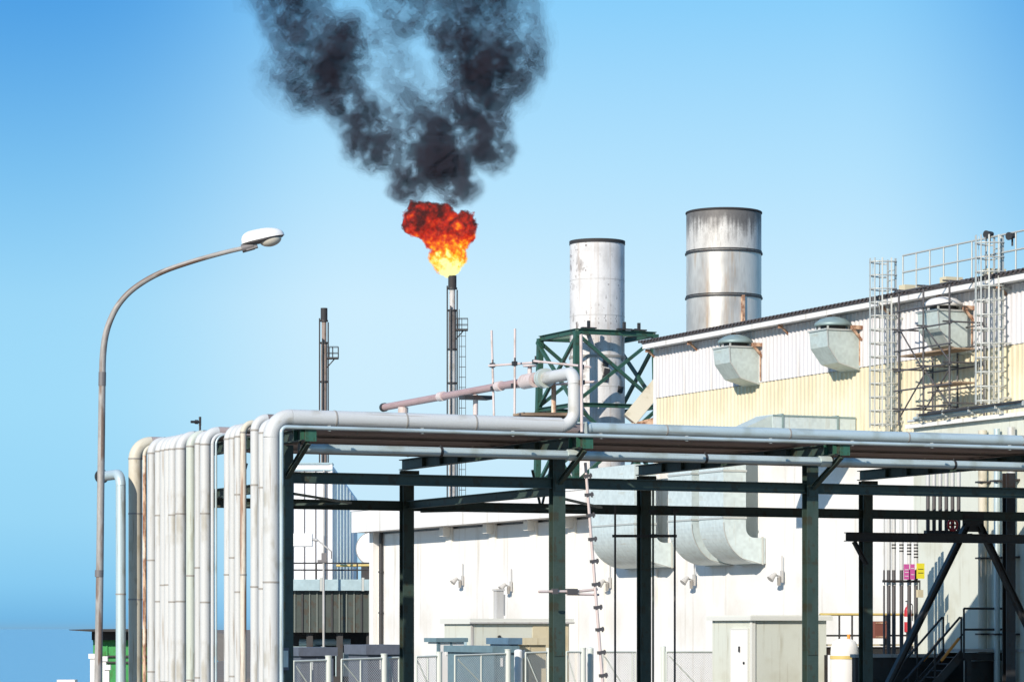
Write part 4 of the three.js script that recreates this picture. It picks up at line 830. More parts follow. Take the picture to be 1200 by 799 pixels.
// ================================================================== street lamp
{
  const Z = 50, X = wX(114, Z), t = mkW('street_lamp', 'tall weathered street lamp with a curved arm reaching over the yard', 'street lamp', X, Z);
  const P = ([px, py]) => t.at(wX(px, Z), Z, wY(py, Z));
  const foot = V(-0.02, 0, 0);
  const post = [foot, P([114.5, 799]), P([116, 700]), P([117.2, 600]), P([118.5, 500]), P([119.3, 440])];
  t.part('post', sweep(post, (u) => 0.066 - 0.010 * u, 18), M.pole_paint);
  const curve = new THREE.CatmullRomCurve3([[119.3, 440], [120.2, 415], [123, 394], [128, 377], [137, 359], [150, 343.5], [168, 330], [190, 318.5], [215, 309.5], [245, 300.5], [270, 294], [288, 290]].map(P)).getPoints(60);
  t.part('arm', sweep(curve, (u) => 0.056 - 0.020 * u, 16), M.pole_paint);
  t.part('collar', cyl(P([119.1, 452]), P([119.4, 436]), 0.062, 16), M.lamp_grey);
  t.part('collar', cyl(P([115.6, 676]), P([115.8, 668]), 0.072, 16), M.lamp_grey);
  const head = t.part('lamp_head', (() => {                            // tapering shell, rounded on top
    const c = P([308, 280]), g = new THREE.SphereGeometry(1, 32, 16, 0, Math.PI * 2, 0, Math.PI * 0.5), p = g.attributes.position;
    for (let i = 0; i < p.count; i++) { const x = p.getX(i), y = p.getY(i), z = p.getZ(i), w = 0.8 + 0.2 * sstep(-1, 0.5, x); p.setXYZ(i, (x < 0 ? -Math.pow(-x, 0.55) : Math.pow(x, 0.95)) * 0.355, Math.pow(y, 0.8) * (0.185 - 0.02 * x), z * 0.18 * w); }
    g.computeVertexNormals(); g.rotateZ(0.22); g.translate(c.x, c.y - 0.01, c.z); return plain(g);
  })(), M.lamp_white);
  const low = (sx, sy, sz, px, py) => { const g = new THREE.SphereGeometry(1, 28, 12, 0, Math.PI * 2, Math.PI * 0.5, Math.PI * 0.5); g.scale(sx, sy, sz); g.rotateZ(0.22); const c = P([px, py]); g.translate(c.x, c.y, c.z); return plain(g); };
  part(head, 'under_tray', low(0.34, 0.045, 0.16, 308, 281.3), M.lamp_grey);
  part(head, 'lens', low(0.185, 0.115, 0.13, 316.5, 280.5), M.lens);
  part(head, 'clamp', [cyl(P([283, 291.5]), P([297, 287.5]), 0.07, 14), bar(P([288, 291]), P([301, 287]), 0.12, 0.09)], M.lamp_grey);
}

// ================================================================== yard: cabinets, boxes, fence
{
  const Z = 92, X = wX(882, Z), [a, b] = toGrid(X, Z), w = 2.55, d = 2.55, h = wY(727, Z);
  const t = mk('switchgear_cabinet', 'large pale green walk-in cabinet with a white door and flat lid', 'cabinet', a, b);
  t.part('body', box(0, 0.1, -d, w, h, 0), M.cabinet_pale);
  t.part('roof', [box(-0.14, h, -d - 0.14, w + 0.14, h + 0.13, 0.14), box(-0.10, h + 0.13, -d - 0.1, w + 0.1, h + 0.16, 0.1)], M.cabinet_roof);
  t.part('plinth', box(-0.03, 0, -d - 0.03, w + 0.03, 0.098, 0.03), M.concrete);
  t.part('corner_post', [box(-0.035, 0.1, -0.10, -0.002, h, 0.035), box(-0.002, 0.1, 0.002, 0.09, h, 0.035)], M.cabinet_roof);
  const dr = t.part('door', box(-0.05, 0.25, -1.25, -0.002, h - 0.28, -0.22), M.door_white);
  part(dr, 'handle', [bar(V(-0.075, h - 0.95, -0.7), V(-0.075, h - 0.78, -0.7), 0.06, 0.03, V(1, 0, 0)), cyl(V(-0.08, h - 1.28, -0.42), V(-0.052, h - 1.28, -0.42), 0.04, 10)], M.black_rubber);
  part(dr, 'frame', [box(-0.06, 0.2, -1.31, -0.002, h - 0.24, -1.252), box(-0.06, 0.2, -0.218, -0.002, h - 0.24, -0.16), box(-0.06, h - 0.278, -1.25, -0.002, h - 0.24, -0.22)], M.cabinet_roof);
}
{
  const Z = 100, X = wX(553, Z), [a, b] = toGrid(X, Z), w = 3.5, d = 2.3, h = wY(731, Z);
  const t = mk('equipment_kiosk', 'pale green kiosk with a wide flat lid behind the fence', 'kiosk', a, b);
  t.part('body', box(0, 0, -d, w, h, 0), M.cabinet_pale);
  t.part('side_panel', box(w * 0.62, 0.2, 0.002, w - 0.03, h - 0.05, 0.025), M.sand_box);
  t.part('roof', [box(-0.12, h, -d - 0.12, w + 0.12, h + 0.17, 0.12)], M.cabinet_roof);
  t.part('gutter', box(-0.14, h + 0.012, 0.122, w + 0.14, h + 0.06, 0.15), M.concrete);
  t.part('louvre', [box(-0.03, 0.9, -1.3, -0.002, h - 0.45, -0.4), ...Array.from({ length: 7 }, (_, i) => bar(V(-0.04, 1.0 + i * 0.15, -1.28), V(-0.04, 1.0 + i * 0.15, -0.42), 0.05, 0.02))], M.silver_blue);
  t.part('corner_strip', [box(-0.02, 0, -0.05, -0.002, h, 0.02), box(-0.002, 0, 0.002, 0.05, h, 0.02)], M.concrete);
  for (const x of [0.95, 3.0]) t.part('knob', cyl(V(x, h - 0.42, 0.03), V(x, h - 0.42, 0.1), 0.05, 10), M.dark_steel);
  const c = V(1.35, h + 0.17, -0.9); t.part('vent_stack', [box(c.x - 0.13, c.y, c.z - 0.13, c.x + 0.13, c.y + 0.92, c.z + 0.13), box(c.x - 0.16, c.y + 0.92, c.z - 0.16, c.x + 0.16, c.y + 0.98, c.z + 0.16), box(c.x + 0.134, c.y + 0.1, c.z - 0.1, c.x + 0.2, c.y + 0.8, c.z + 0.1)], M.concrete);
}
function lidBox(name, label, category, pxCorner, pyTop, Z, w, d, lid, mBody, mLid) {
  const X = wX(pxCorner, Z), [a, b] = toGrid(X, Z), h = wY(pyTop, Z), t = mk(name, label, category, a, b, { group: 'equipment boxes behind the fence' });
  t.part('body', box(0, 0, -d, w, h - lid, 0), mBody);
  t.part('lid', [box(-0.1, h - lid, -d - 0.1, w + 0.1, h, 0.1)], mLid);
  t.part('rib', [box(-0.02, 0, -0.06, -0.002, h - lid, 0.02), box(-0.002, 0, 0.002, 0.06, h - lid, 0.02), box(w * 0.5 - 0.03, 0, 0.002, w * 0.5 + 0.03, h - lid, 0.02)], mLid);
  t.part('plate', box(w * 0.3, h - lid - 0.42, 0.002, w * 0.3 + 0.08, h - lid - 0.16, 0.018), M.door_white);
  return t;
}
lidBox('equipment_box', 'slate grey box with a thick lid behind the corner column of the rack', 'equipment box', 352, 758.5, 92, 1.05, 1.4, 0.26, M.slate_box, M.slate_box);
lidBox('equipment_box', 'slate box with a broad blue-grey lid left of the first black back column', 'equipment box', 431, 755.5, 88, 1.2, 1.55, 0.28, M.slate_box, M.slate_box);
lidBox('equipment_box', 'small flat teal-lidded box between the black column and the kiosk', 'equipment box', 513, 747.5, 97, 0.9, 0.8, 0.13, M.door_white, M.teal_box);
lidBox('equipment_box', 'wide teal box in front of the pale green kiosk', 'equipment box', 579, 757, 93, 0.7, 3.6, 0.2, M.teal_box, M.teal_box);
lidBox('equipment_box', 'blue-lidded box in front of the kiosk, beside the sand-coloured one', 'equipment box', 597, 747.5, 96.5, 0.3, 1.5, 0.2, M.blue_lid, M.blue_lid);
lidBox('equipment_box', 'sand-coloured box in front of the kiosk beside the middle column', 'equipment box', 601, 747.5, 97.5, 1.15, 0.7, 0.22, M.sand_box, M.sand_box);
// fence panels: frame, chain link, posts
{
  const zf = (px) => mix(84, 96, (px - 345) / 500), top = (px) => wY(mix(775, 764, clamp((px - 345) / 300)), zf(px));
  const panel = (label, x0, x1, stiles, post) => {
    const Za = zf(x0), Zb = zf(x1), t = mkW('fence_panel', label, 'fence', wX(x0, Za), Za, { group: 'pale chain link fence panels along the yard' });
    const P = (u, y) => t.at(mix(wX(x0, Za), wX(x1, Zb), u), mix(Za, Zb, u), y), h0 = top(x0), h1 = top(x1), H = (u) => mix(h0, h1, u);
    t.part('top_rail', cyl(P(0, H(0)), P(1, H(1)), 0.03, 8), M.fence_pale);
    t.part('bottom_rail', cyl(P(0, 0.12), P(1, 0.12), 0.03, 8), M.fence_pale);
    for (const u of [0, ...stiles, 1]) t.part('stile', cyl(P(u, 0.05), P(u, H(u) + 0.005), 0.026, 8), M.fence_pale);
    t.part('diagonal_brace', cyl(P(0.06, H(0.06) - 0.12), P(0.94, 0.3), 0.02, 6), M.fence_pale);
    const wires = [], L = P(0, 0).distanceTo(P(1, 0)), h = Math.min(h0, h1) - 0.12, n = Math.ceil((L + h) / 0.075);
    for (const s of [1, -1]) for (let k = 0; k < n; k++) {
      let c = k * 0.075 - h, x0_ = Math.max(0, c), x1_ = Math.min(L, c + h), y0 = x0_ - c, y1 = x1_ - c;
      if (x1_ - x0_ < 0.02) continue;
      if (s < 0) { y0 = h - y0; y1 = h - y1; }
      wires.push(sweep([P(x0_ / L, 0.12 + y0), P(x1_ / L, 0.12 + y1)], 0.0045, 3, false));
    }
    t.part('chain_link', wires, M.wire, { kind: 'stuff' });
    if (post) t.part('end_post', [cyl(P(1.02, 0), P(1.02, H(1) + 0.10), 0.09, 14), cyl(P(1.02, H(1) + 0.10), P(1.02, H(1) + 0.13), 0.1, 14)], M.fence_pale);
  };
  panel('fence panel in front of the slate box by the corner column', 344, 384, [0.5], true);
  panel('fence panel before the blue-grey lidded box', 400, 449, [0.45], true);
  panel('short fence panel ending at the first black back column', 455, 467, [], false);
  panel('fence panel just past the first black back column', 488, 514, [0.5], true);
  panel('fence panel in front of the wide teal box', 533, 594, [0.5], true);
  panel('fence panel between the round bollard and the middle column', 616, 643, [], true);
  panel('short fence panel just past the middle column', 664, 683, [], true);
  panel('fence panel with a stay, before the second black back column', 706, 745, [0.9], false);
  panel('fence panel between the second black column and the pale cabinet', 781, 838, [], false);
  const bol = (label, px, w, py, m = M.fence_pale) => { const Z = zf(px) + 0.3, t = mkW('bollard', label, 'post', wX(px, Z), Z, { group: 'pale posts along the fence' }), r = w / 2 * Z / F, h = wY(py, Z); t.part('post', cyl(V(0, 0, 0), V(0, h, 0), r, 18), m); t.part('cap', (() => { const g = new THREE.SphereGeometry(r, 16, 6, 0, Math.PI * 2, 0, Math.PI / 2); g.scale(1, 0.45, 1); g.translate(0, h, 0); return plain(g); })(), m); };
  bol('stout white round bollard between the teal box and the middle column', 607.5, 10, 763, M.door_white);
  bol('slim pale post left of the second black back column', 692, 7.5, 760);
  bol('slim pale green post between the second black column and the cabinet', 777.5, 6, 758);
}
// wall lamps
{
  const lamp = (label, px, py) => {
    const a = AW - 0.02, b = bAt(px, a), y = yAt(py, a, b), t = mk('wall_lamp', label, 'wall lamp', a, b, { y0: y, group: 'wall lamps on the white walls' });
    t.part('conduit', cyl(V(-0.04, -0.1, 0), V(-0.04, 0.8, 0), 0.02, 8), M.concrete);
    t.part('arm', [cyl(V(-0.04, 0.1, 0), V(-0.45, 0.16, 0), 0.028, 8), bar(V(-0.05, -0.1, 0), V(-0.05, 0.3, 0), 0.14, 0.06, V(1, 0, 0))], M.concrete);
    t.part('lamp_head', sweep([V(-0.30, 0.20, 0.03), V(-0.38, 0.13, 0.03), V(-0.46, 0.05, 0.03), V(-0.51, -0.0, 0.03)], (u) => 0.06 + 0.07 * u, 14), M.concrete);
    t.part('tail_box', bar(V(-0.16, -0.2, 0), V(-0.16, 0.08, 0), 0.09, 0.08, V(1, 0, 0)), M.seam);
  };
  lamp('wall lamp on the low building nearest its far corner', 543, 683);
  lamp('wall lamp on the low building above the kiosk', 600, 690);
  lamp('wall lamp on the low building just right of the leaning scaffold pole', 716, 686);
  lamp('wall lamp below the two side by side ducts', 815, 683);
  lamp('wall lamp above the pale green cabinet', 918, 679);
}

// ================================================================== right side: walkway, stair, conduits, signs
{
  const b = 13.2, a0 = 19.05, yd = yAt(763, a0, b), t = mk('stair_platform', 'dark steel platform with railings and a stair with orange treads edges', 'platform', a0, b);
  const D = M.dark_steel, P = (a, bb, y) => t.at(a, bb, y), d = 1.3;
  const s = P(a0, b, yd), e = P(a0 + 1.2 - 0.02, b + d, yd + 0.06); t.part('deck', box(s.x, s.y - 0.02, s.z, e.x, e.y, e.z), M.concrete);
  t.part('deck_beam', [ibeam(P(a0, b, yd - 0.16), P(a0 + 6, b, yd - 0.16), 0.22, 0.12), ibeam(P(a0, b + d, yd - 0.16), P(a0 + 1.2, b + d, yd - 0.16), 0.22, 0.12)].flat(), D);
  const s2 = P(a0 + 1.2, b - 0.4, yd), e2 = P(a0 + 6, b + 0.7 - 2.2, yd + 0.06); t.part('deck', box(s2.x, s2.y - 0.02, s2.z, e2.x, e2.y, e2.z), M.concrete);
  t.part('shade_panel', bar(P(a0 + 0.2, b + 0.2, yd * 0.45), P(a0 + 6, b + 0.2, yd * 0.45), 0.03, yd * 0.8), D);  // added dark sheet standing in for the shade below the deck
  for (const a of [a0 + 0.1, a0 + 1.5]) t.part('leg', bar(P(a, b, 0), P(a, b, yd - 0.27), 0.14, 0.14, V(0, 0, 1)), D);
  for (const y of [0.62, 1.22]) t.part('rail', [cyl(P(a0 - 0.05, b - 0.03, yd + y), P(a0 + 6, b - 0.03, yd + y), 0.032, 8)], D);
  for (const a of [a0 - 0.05, a0 + 1.28, a0 + 2.5, a0 + 3.7]) t.part('rail_post', cyl(P(a, b - 0.03, yd - 0.2), P(a, b - 0.03, yd + 1.22), 0.032, 8), D);
  const slope = 1.02, n = 9, run = yd / slope;
  for (const k of [0.0, 0.95]) {
    const S = P(a0 - run, b + k + 0.1, 0.05), E = P(a0, b + k + 0.1, yd - 0.06), up = V(0, 1.08, 0);
    t.part('stringer', bar(S, E, 0.05, 0.24), D);
    t.part('handrail', [cyl(S.clone().add(up), E.clone().add(up).add(V(-0.1, -0.05, 0)), 0.035, 8), cyl(S.clone().add(V(0, 0.55, 0)), E.clone().add(V(0, 0.55, 0)), 0.026, 8)], D);
    t.part('handrail_end', cyl(E.clone().add(V(-0.75, -0.22, 0.02)), E.clone().add(V(-0.15, 0.42, 0.02)), 0.045, 8), M.orange_paint);
    for (const u of [0.03, 0.5, 0.97]) t.part('rail_post', cyl(S.clone().lerp(E, u), S.clone().lerp(E, u).add(V(0, 1.1, 0)), 0.028, 8), D);
  }
  for (let i = 1; i <= n; i++) { const u = i / (n + 1), p = P(a0 - run * (1 - u), b + 0.13, yd * u), q = P(a0 - run * (1 - u) + 0.24, b + 1.02, yd * u + 0.03); t.part('tread', box(p.x, p.y, p.z, q.x, q.y, q.z), M.scaffold_tube); }
}
{
  const b = 19.4, a0 = aAt(961, b), a1 = aAt(1085, b), yd = yAt(757, a0, b), yr = yAt(720, (a0 + a1) / 2, b), t = mk('walkway', 'low steel walkway with a thin handrail behind the conduits', 'walkway', a0, b);
  const p = t.at(a0, b, yd), q = t.at(a1, b + 0.9, yd + 0.05); t.part('deck', box(p.x, p.y, p.z, q.x, q.y, q.z), M.sand_box);
  t.part('edge_beam', ibeam(t.at(a0, b, yd - 0.15), t.at(a1, b, yd - 0.15), 0.24, 0.1), M.dark_steel);
  t.part('top_rail', cyl(t.at(a0, b - 0.02, yr), t.at(a1, b - 0.02, yr), 0.04, 8), M.yellow_rail);
  t.part('mid_rail', cyl(t.at(a0, b - 0.02, mix(yd, yr, 0.33)), t.at(a1, b - 0.02, mix(yd, yr, 0.33)), 0.028, 8), M.dark_steel);
  for (const u of [0, 0.18, 0.3, 0.62, 0.82, 0.99]) { const a = mix(a0, a1, u); t.part('rail_post', cyl(t.at(a, b - 0.02, yd - 0.1), t.at(a, b - 0.02, yr), 0.03, 8), M.dark_steel); }
  for (const u of [0.05, 0.5, 0.95]) { const a = mix(a0, a1, u); t.part('leg', bar(t.at(a, b, 0), t.at(a, b, yd - 0.27), 0.12, 0.12, V(0, 0, 1)), M.dark_steel); }
}
{ const b = 14.9, a0 = aAt(1003, b), a1 = 20.1, h = yAt(766, a1, b), t = mk('shade_fill_wall', 'added dark wall standing in for shade under the platform and behind the stair', 'wall', a0, b);
  t.part('wall', box(0, 0, -0.2, a1 - a0, h - 0.1, 0), M.dark_steel); t.part('coping', box(-0.04, h - 0.098, -0.24, a1 - a0, h, 0.04), M.concrete); }  // added dark wall that imitates the shaded zone behind the stair
{ // post of the stair tower
  const b = 10.9, a = aAt(1183, b), t = mk('steel_post', 'tall dark steel post standing beside the platform railing', 'post', a, b);
  t.part('shaft', ibeam(t.at(a, b, 0), t.at(a, b, 6.9), 0.22, 0.3, V(0, 0, 1), 0.03, 0.02), M.dark_steel);
  t.part('base_plate', bar(t.at(a - 0.3, b, 0.02), t.at(a + 0.3, b, 0.02), 0.6, 0.04), M.dark_steel);
}
for (let k = 0; k < 6; k++) { // conduits above the lower beam
  const px = 1088 + k * 7.2, b = 11.6, a = aAt(px, b), y0 = yAt(627, a, b), y1 = 7.05;
  const t = mk('conduit', `${ORD[k]} from the left of six upright conduits above the lower beam`, 'conduit', a, b, { y0, group: 'upright conduits above the lower beam' });
  t.part('tube', cyl(V(0, 0, 0), V(0, 1.35, 0), 0.055, 10), M.scaffold_tube);
  t.part('white_sleeve', cyl(V(0, 1.35, 0), V(0, y1 - y0, 0), 0.06, 10), M.white_cladding);
  t.part('clamp', bar(V(-0.09, 0.08, 0), V(0.09, 0.08, 0), 0.15, 0.1), M.dark_steel);
}
{ const b = 11.4, a0 = aAt(1080, b), a1 = aAt(1136, b), y = yAt(629, a0, b), t = mk('conduit_support', 'dark angle bracket under the six upper conduits', 'bracket', a0, b, { y0: y }); t.part('angle', bar(V(0, 0, 0), V(a1 - a0, 0, 0), 0.35, 0.06), M.dark_steel); t.part('arm', [bar(V(0.1, 0, 0), V(0.1, 0, 2.4), 0.06, 0.06), bar(V(a1 - a0 - 0.1, 0, 0), V(a1 - a0 - 0.1, 0, 2.4), 0.06, 0.06)], M.dark_steel); }
for (let k = 0; k < 6; k++) { // conduits below it
  const px = [1036.5, 1042, 1048, 1057, 1066, 1074][k], b = 15.2, a = aAt(px, b), yj = yAt(668, a, b), yt = yAt(632, a, b);
  const t = mk('conduit', `${ORD[k]} from the left of six tall conduits rising beside the stair`, 'conduit', a, b, { group: 'tall conduits beside the stair' });
  t.part('tube', cyl(V(0, 0, 0), V(0, yj, 0), k ? 0.058 : 0.03, 10), M.scaffold_tube);
  t.part('white_sleeve', cyl(V(0, yj, 0), V(0, yt + 0.6, 0), k ? 0.064 : 0.034, 10), M.white_cladding);
  if (k > 1) for (let i = 0; i < k; i++) t.part('black_tape', cyl(V(0, yt - 0.18 - i * 0.09, 0), V(0, yt - 0.14 - i * 0.09, 0), 0.068, 10), M.black_rubber);
  t.part('white_band', cyl(V(0, yAt(686, a, b), 0), V(0, yAt(680, a, b), 0), k ? 0.066 : 0.034, 10), M.door_white);
}
{ const b = 15.08, a0 = aAt(1035, b), a1 = aAt(1077, b), y = yAt(681, a0, b), t = mk('conduit_clamp_bar', 'black bar clamping the six tall conduits together', 'bracket', a0, b, { y0: y }); t.part('bar', bar(V(0, 0, 0), V(a1 - a0, 0, 0), 0.06, 0.07), M.dark_steel); for (let i = 0; i < 3; i++) t.part('bolt', cyl(V(0.2 + i * 0.35, 0, 0), V(0.2 + i * 0.35, 0, 0.06), 0.03, 6), M.dark_steel); }
const tag = (label, px0, px1, py0, py1, m, lines) => {
  const b = 14.95, a0 = aAt(px0, b), a1 = aAt(px1, b), y0 = yAt(py1, a0, b), y1 = yAt(py0, a0, b), t = mk('tag_sign', label, 'sign', a0, b, { y0, group: 'warning tags on the tall conduits' }), w = a1 - a0, h = y1 - y0;
  t.part('plate', box(0, 0, -0.015, w, h, 0), M[m]);
  t.part('print', lines.map((u) => box(w * 0.15, h * u, 0.002, w * 0.85, h * (u + 0.045), 0.004)), m === 'yellow_sign' ? M.dark_steel : M.door_white);
};
tag('pink warning tag on the fourth tall conduit', 1060, 1066, 661, 679, 'pink_sign', [0.2, 0.45, 0.62]);
tag('pink warning tag between the fifth and sixth tall conduits', 1067.5, 1072.5, 661, 679, 'pink_sign', [0.3, 0.7]);
tag('yellow warning tag hanging right of the tall conduits', 1075, 1084, 660, 678, 'yellow_sign', [0.35, 0.6]);
{ const b = 14.8, a = aAt(1079.5, b), y = yAt(700, a, b), t = mk('junction_box', 'small tan junction box under the yellow tag', 'junction box', a, b, { y0: y }); t.part('box', box(-0.09, 0, -0.1, 0.09, 0.22, 0), M.sand_box); t.part('cable', cyl(V(0, 0.22, -0.05), V(0, 0.5, -0.05), 0.02, 6), M.dark_steel); }
{ const b = 19.15, a = aAt(1064.5, b), y0 = yAt(741, a, b), t = mk('fire_extinguisher', 'red fire extinguisher hung on the walkway railing', 'extinguisher', a, b, { y0 });
  const body = lathe([[0.001, 0], [0.10, 0], [0.115, 0.03], [0.115, 0.66], [0.08, 0.76], [0.035, 0.80], [0.035, 0.86], [0.001, 0.86]], 20); t.part('cylinder', body, M.red_paint);
  t.part('valve', [cyl(V(0, 0.86, 0), V(0, 0.95, 0), 0.03, 8), bar(V(-0.08, 0.95, 0), V(0.1, 0.98, 0), 0.04, 0.03)], M.black_rubber); t.part('hose', sweep(bent([V(0.03, 0.9, 0), V(0.17, 0.86, 0), V(0.14, 0.35, 0.03)], 0.1, 6), 0.016, 6), M.black_rubber);
  t.part('label_plate', lathe([[0.117, 0.32], [0.117, 0.48]], 20), M.door_white); }
{ const b = 19.1, a = aAt(1033, b), y = yAt(748, a, b), t = mk('hose_box', 'brown hose box hung on the walkway railing', 'box', a - 0.22, b, { y0: y }); t.part('case', box(0, 0, -0.2, 0.42, 0.52, 0), M.brown_box); t.part('cover_frame', [box(0.03, 0.03, 0.002, 0.39, 0.07, 0.02), box(0.03, 0.45, 0.002, 0.39, 0.49, 0.02)], M.rusty_pipe); }
{ const b = 18.5, a = aAt(990, b), h = yAt(748, a, b), t = mk('dome_tank', 'white dome-topped tank with a tan strap beside the low walkway', 'tank', a, b); const r = 0.42;
  t.part('shell', lathe([[0.001, 0], [r, 0], [r, h - 0.45], [r * 0.96, h - 0.25], [r * 0.8, h - 0.1], [r * 0.5, h - 0.02], [0.001, h]], 28), M.door_white);
  t.part('strap', [lathe([[r + 0.015, h - 0.62], [r + 0.015, h - 0.52]], 28)], M.yellow_rail); t.part('nozzle', cyl(V(0.15, h - 0.05, 0), V(0.15, h + 0.12, 0), 0.05, 10), M.orange_paint); }
{ const b = 11.3, a = aAt(1117, b), y = yAt(615, a, b), t = mk('valve', 'red hand wheel valve among the six upper conduits', 'valve', a, b, { y0: y });
  const w = plain(new THREE.TorusGeometry(0.15, 0.035, 8, 20)); t.part('hand_wheel', [w, bar(V(-0.14, 0, 0), V(0.14, 0, 0), 0.05, 0.05), bar(V(0, -0.14, 0), V(0, 0.14, 0), 0.05, 0.05)], M.red_paint); t.part('stem', cyl(V(0, 0, -0.3), V(0, 0, 0.06), 0.03, 8), M.dark_steel); }
for (let k = 0; k < 3; k++) { // pipes standing against the annex
  const b = 13.9 - k * 0.75, a = 20.1, t = mk('wall_riser', ['cream wall riser farthest from the frame edge, on the annex', 'middle silver wall riser on the annex', 'white wall riser nearest the frame edge, on the annex'][k], 'pipe', a, b, { group: 'risers on the annex wall' });
  t.part('pipe', cyl(V(0, 0, 0), V(0, 8.3, 0), [0.13, 0.09, 0.11][k], 14), [M.cream_cladding, M.silver_cladding, M.white_cladding][k]);
  for (const y of [2.4, 4.6, 6.8]) t.part('clip', [bar(V(-0.16, y, 0), V(0.19, y, 0), 0.3, 0.05)], M.dark_steel);
}

// ================================================================== left background: louvred house, tower, drum, shed
{
  const Z = 143, x0 = wX(318, Z), x1 = wX(436, Z), t = mkW('louvred_house', 'dark green louvred plant house with a silver cornice and roof railing', 'plant house', x0, Z), Y = (p) => wY(p, Z), w = x1 - x0, d = 5;
  t.part('wall', box(0, Y(741), -d, w, Y(693), 0), M.louvre_green);
  for (let i = 0; i * 0.345 < w; i++) t.part('wall_rib', bar(V(i * 0.345 + 0.05, Y(741), 0.03), V(i * 0.345 + 0.05, Y(693), 0.03), i % 4 ? 0.05 : 0.08, 0.06, V(0, 0, 1)), i % 4 ? M.louvre_seam : M.dark_steel);
  const cw = 1.95;
  for (let i = 0; i * cw < w; i++) { const s = i * cw + 0.42, e = Math.min(w, s + cw - 0.1); if (e > s) t.part('cornice', [box(s, Y(692), -0.3, e, Y(679), 0.35)], M.silver_blue); t.part('cornice_bracket', bar(V(s - 0.05, Y(692.5), 0.2), V(s - 0.05, Y(677), 0.2), 0.12, 0.3, V(0, 0, 1)), M.ladder_steel); }
  t.part('roof', box(0, Y(693) + 0.002, -d, w, Y(691.5), -0.32), M.concrete);
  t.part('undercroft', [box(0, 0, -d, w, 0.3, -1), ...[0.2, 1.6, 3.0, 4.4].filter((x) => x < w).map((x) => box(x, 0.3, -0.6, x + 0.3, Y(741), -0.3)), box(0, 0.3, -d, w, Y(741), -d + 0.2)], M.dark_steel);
  for (const y of [668, 660]) t.part('rail', cyl(V(0, Y(y), 0.25), V(w, Y(y), 0.25), 0.035, 8), M.dark_steel);
  for (let x = 0.2; x < w; x += 1.9) t.part('rail_post', cyl(V(x, Y(680), 0.25), V(x, Y(660), 0.25), 0.035, 8), M.dark_steel);
  t.part('yellow_rail', cyl(V(wX(393, Z) - x0, Y(662.5), -0.6), V(w, Y(662), -0.6), 0.06, 8), M.yellow_rail);
  t.part('machinery', [box(0.9, 0.3, -2.2, 2.4, 1.7, -0.9), box(2.9, 0.3, -2.4, 4.2, 1.4, -1.1), cyl(V(1.2, 1.9, -1.2), V(3.6, 1.9, -1.2), 0.16, 12)], M.silver_blue);
}
{
  const Z = 150, t = mkW('silo_tower', 'tall white sheet-clad tower with a sloping shoulder, beside the white drum', 'tower', wX(388, Z), Z), x0 = wX(322, Z) - wX(388, Z), yt = wY(544, Z), xs = 1.02, zs = -1.02, ys = yt - 1.5;
  const hull = []; for (const [x, y, z] of [[x0, yt, 0], [0, yt, 0], [xs, ys, zs], [xs, ys, -5], [x0, ys, -5], [x0, yt, -1.2], [0, yt, -1.2]]) hull.push(V(x, y, z)); for (const [x, z] of [[x0, 0], [0, 0], [xs, zs], [xs, -5], [x0, -5]]) hull.push(V(x, 0, z));
  t.part('body', (() => { const g = new ConvexGeometry(hull); g.setAttribute('uv', new THREE.BufferAttribute(new Float32Array(g.attributes.position.count * 2), 2)); return g; })(), M.silo_plain);
  for (let u = 0; u < 5; u++) t.part('sheet_seam', bar(V(x0 * (u + 0.4) / 5, 0.1, 0.02), V(x0 * (u + 0.4) / 5, yt - 0.3, 0.02), 0.05, 0.05, V(0, 0, 1)), M.lamp_grey);
  for (let u = 1; u < 7; u++) { const q = u / 7; t.part('sheet_rib', bar(V(xs * q + 0.01, 0.1, zs * q + 0.01), V(xs * q + 0.01, yt - 1.5 * q - 0.05, zs * q + 0.01), 0.035, 0.05, V(1, 0, 1)), M.silver_blue); }
  t.part('corner_strip', bar(V(0.01, 0, 0.01), V(0.01, yt, 0.01), 0.09, 0.09, V(0, 0, 1)), M.door_white);
  t.part('coping', [box(x0, yt - 0.32, 0.02, 0.06, yt - 0.24, 0.07), box(x0, yt, -1.2, 0.05, yt + 0.08, 0.08)], M.silver_blue);
  t.part('downpipe', cyl(V(-0.35, 0, 0.12), V(-0.35, yt - 0.3, 0.12), 0.06, 8), M.concrete);
  t.part('hatch', box(x0 + 0.9, wY(640, Z), 0.02, x0 + 1.8, wY(625, Z), 0.07), M.door_white);
}
{
  const Z = 146.5, cx = wX(437, Z), r = 19.5 * Z / F, t = mkW('drum', 'white horizontal drum peeping out behind the low building corner', 'tank', cx, Z), y = wY(643, Z);
  const d = V(-0.05, 0, 1).normalize();
  t.part('shell', cyl(V(0, y, 0).addScaledVector(d, -3), V(0, y, 0), r, 40), M.silo_white);
  t.part('dished_end', (() => { const g = new THREE.SphereGeometry(r, 32, 10, 0, Math.PI * 2, 0, Math.PI / 2); g.scale(1, 0.25, 1); g.rotateX(Math.PI / 2); g.translate(0, y, 0.001); return plain(g); })(), M.silo_white);
  t.part('rim', (() => { const g = new THREE.TorusGeometry(r * 1.01, 0.03, 6, 40); g.translate(0, y, 0.0); return plain(g); })(), M.seam);
  t.part('saddle', [box(-0.6, wY(691, 143) + 0.01, -0.9, 0.6, y - r * 0.85, -0.6), box(-0.6, wY(691, 143) + 0.01, -2.6, 0.6, y - r * 0.85, -2.3)], M.dark_steel);
}
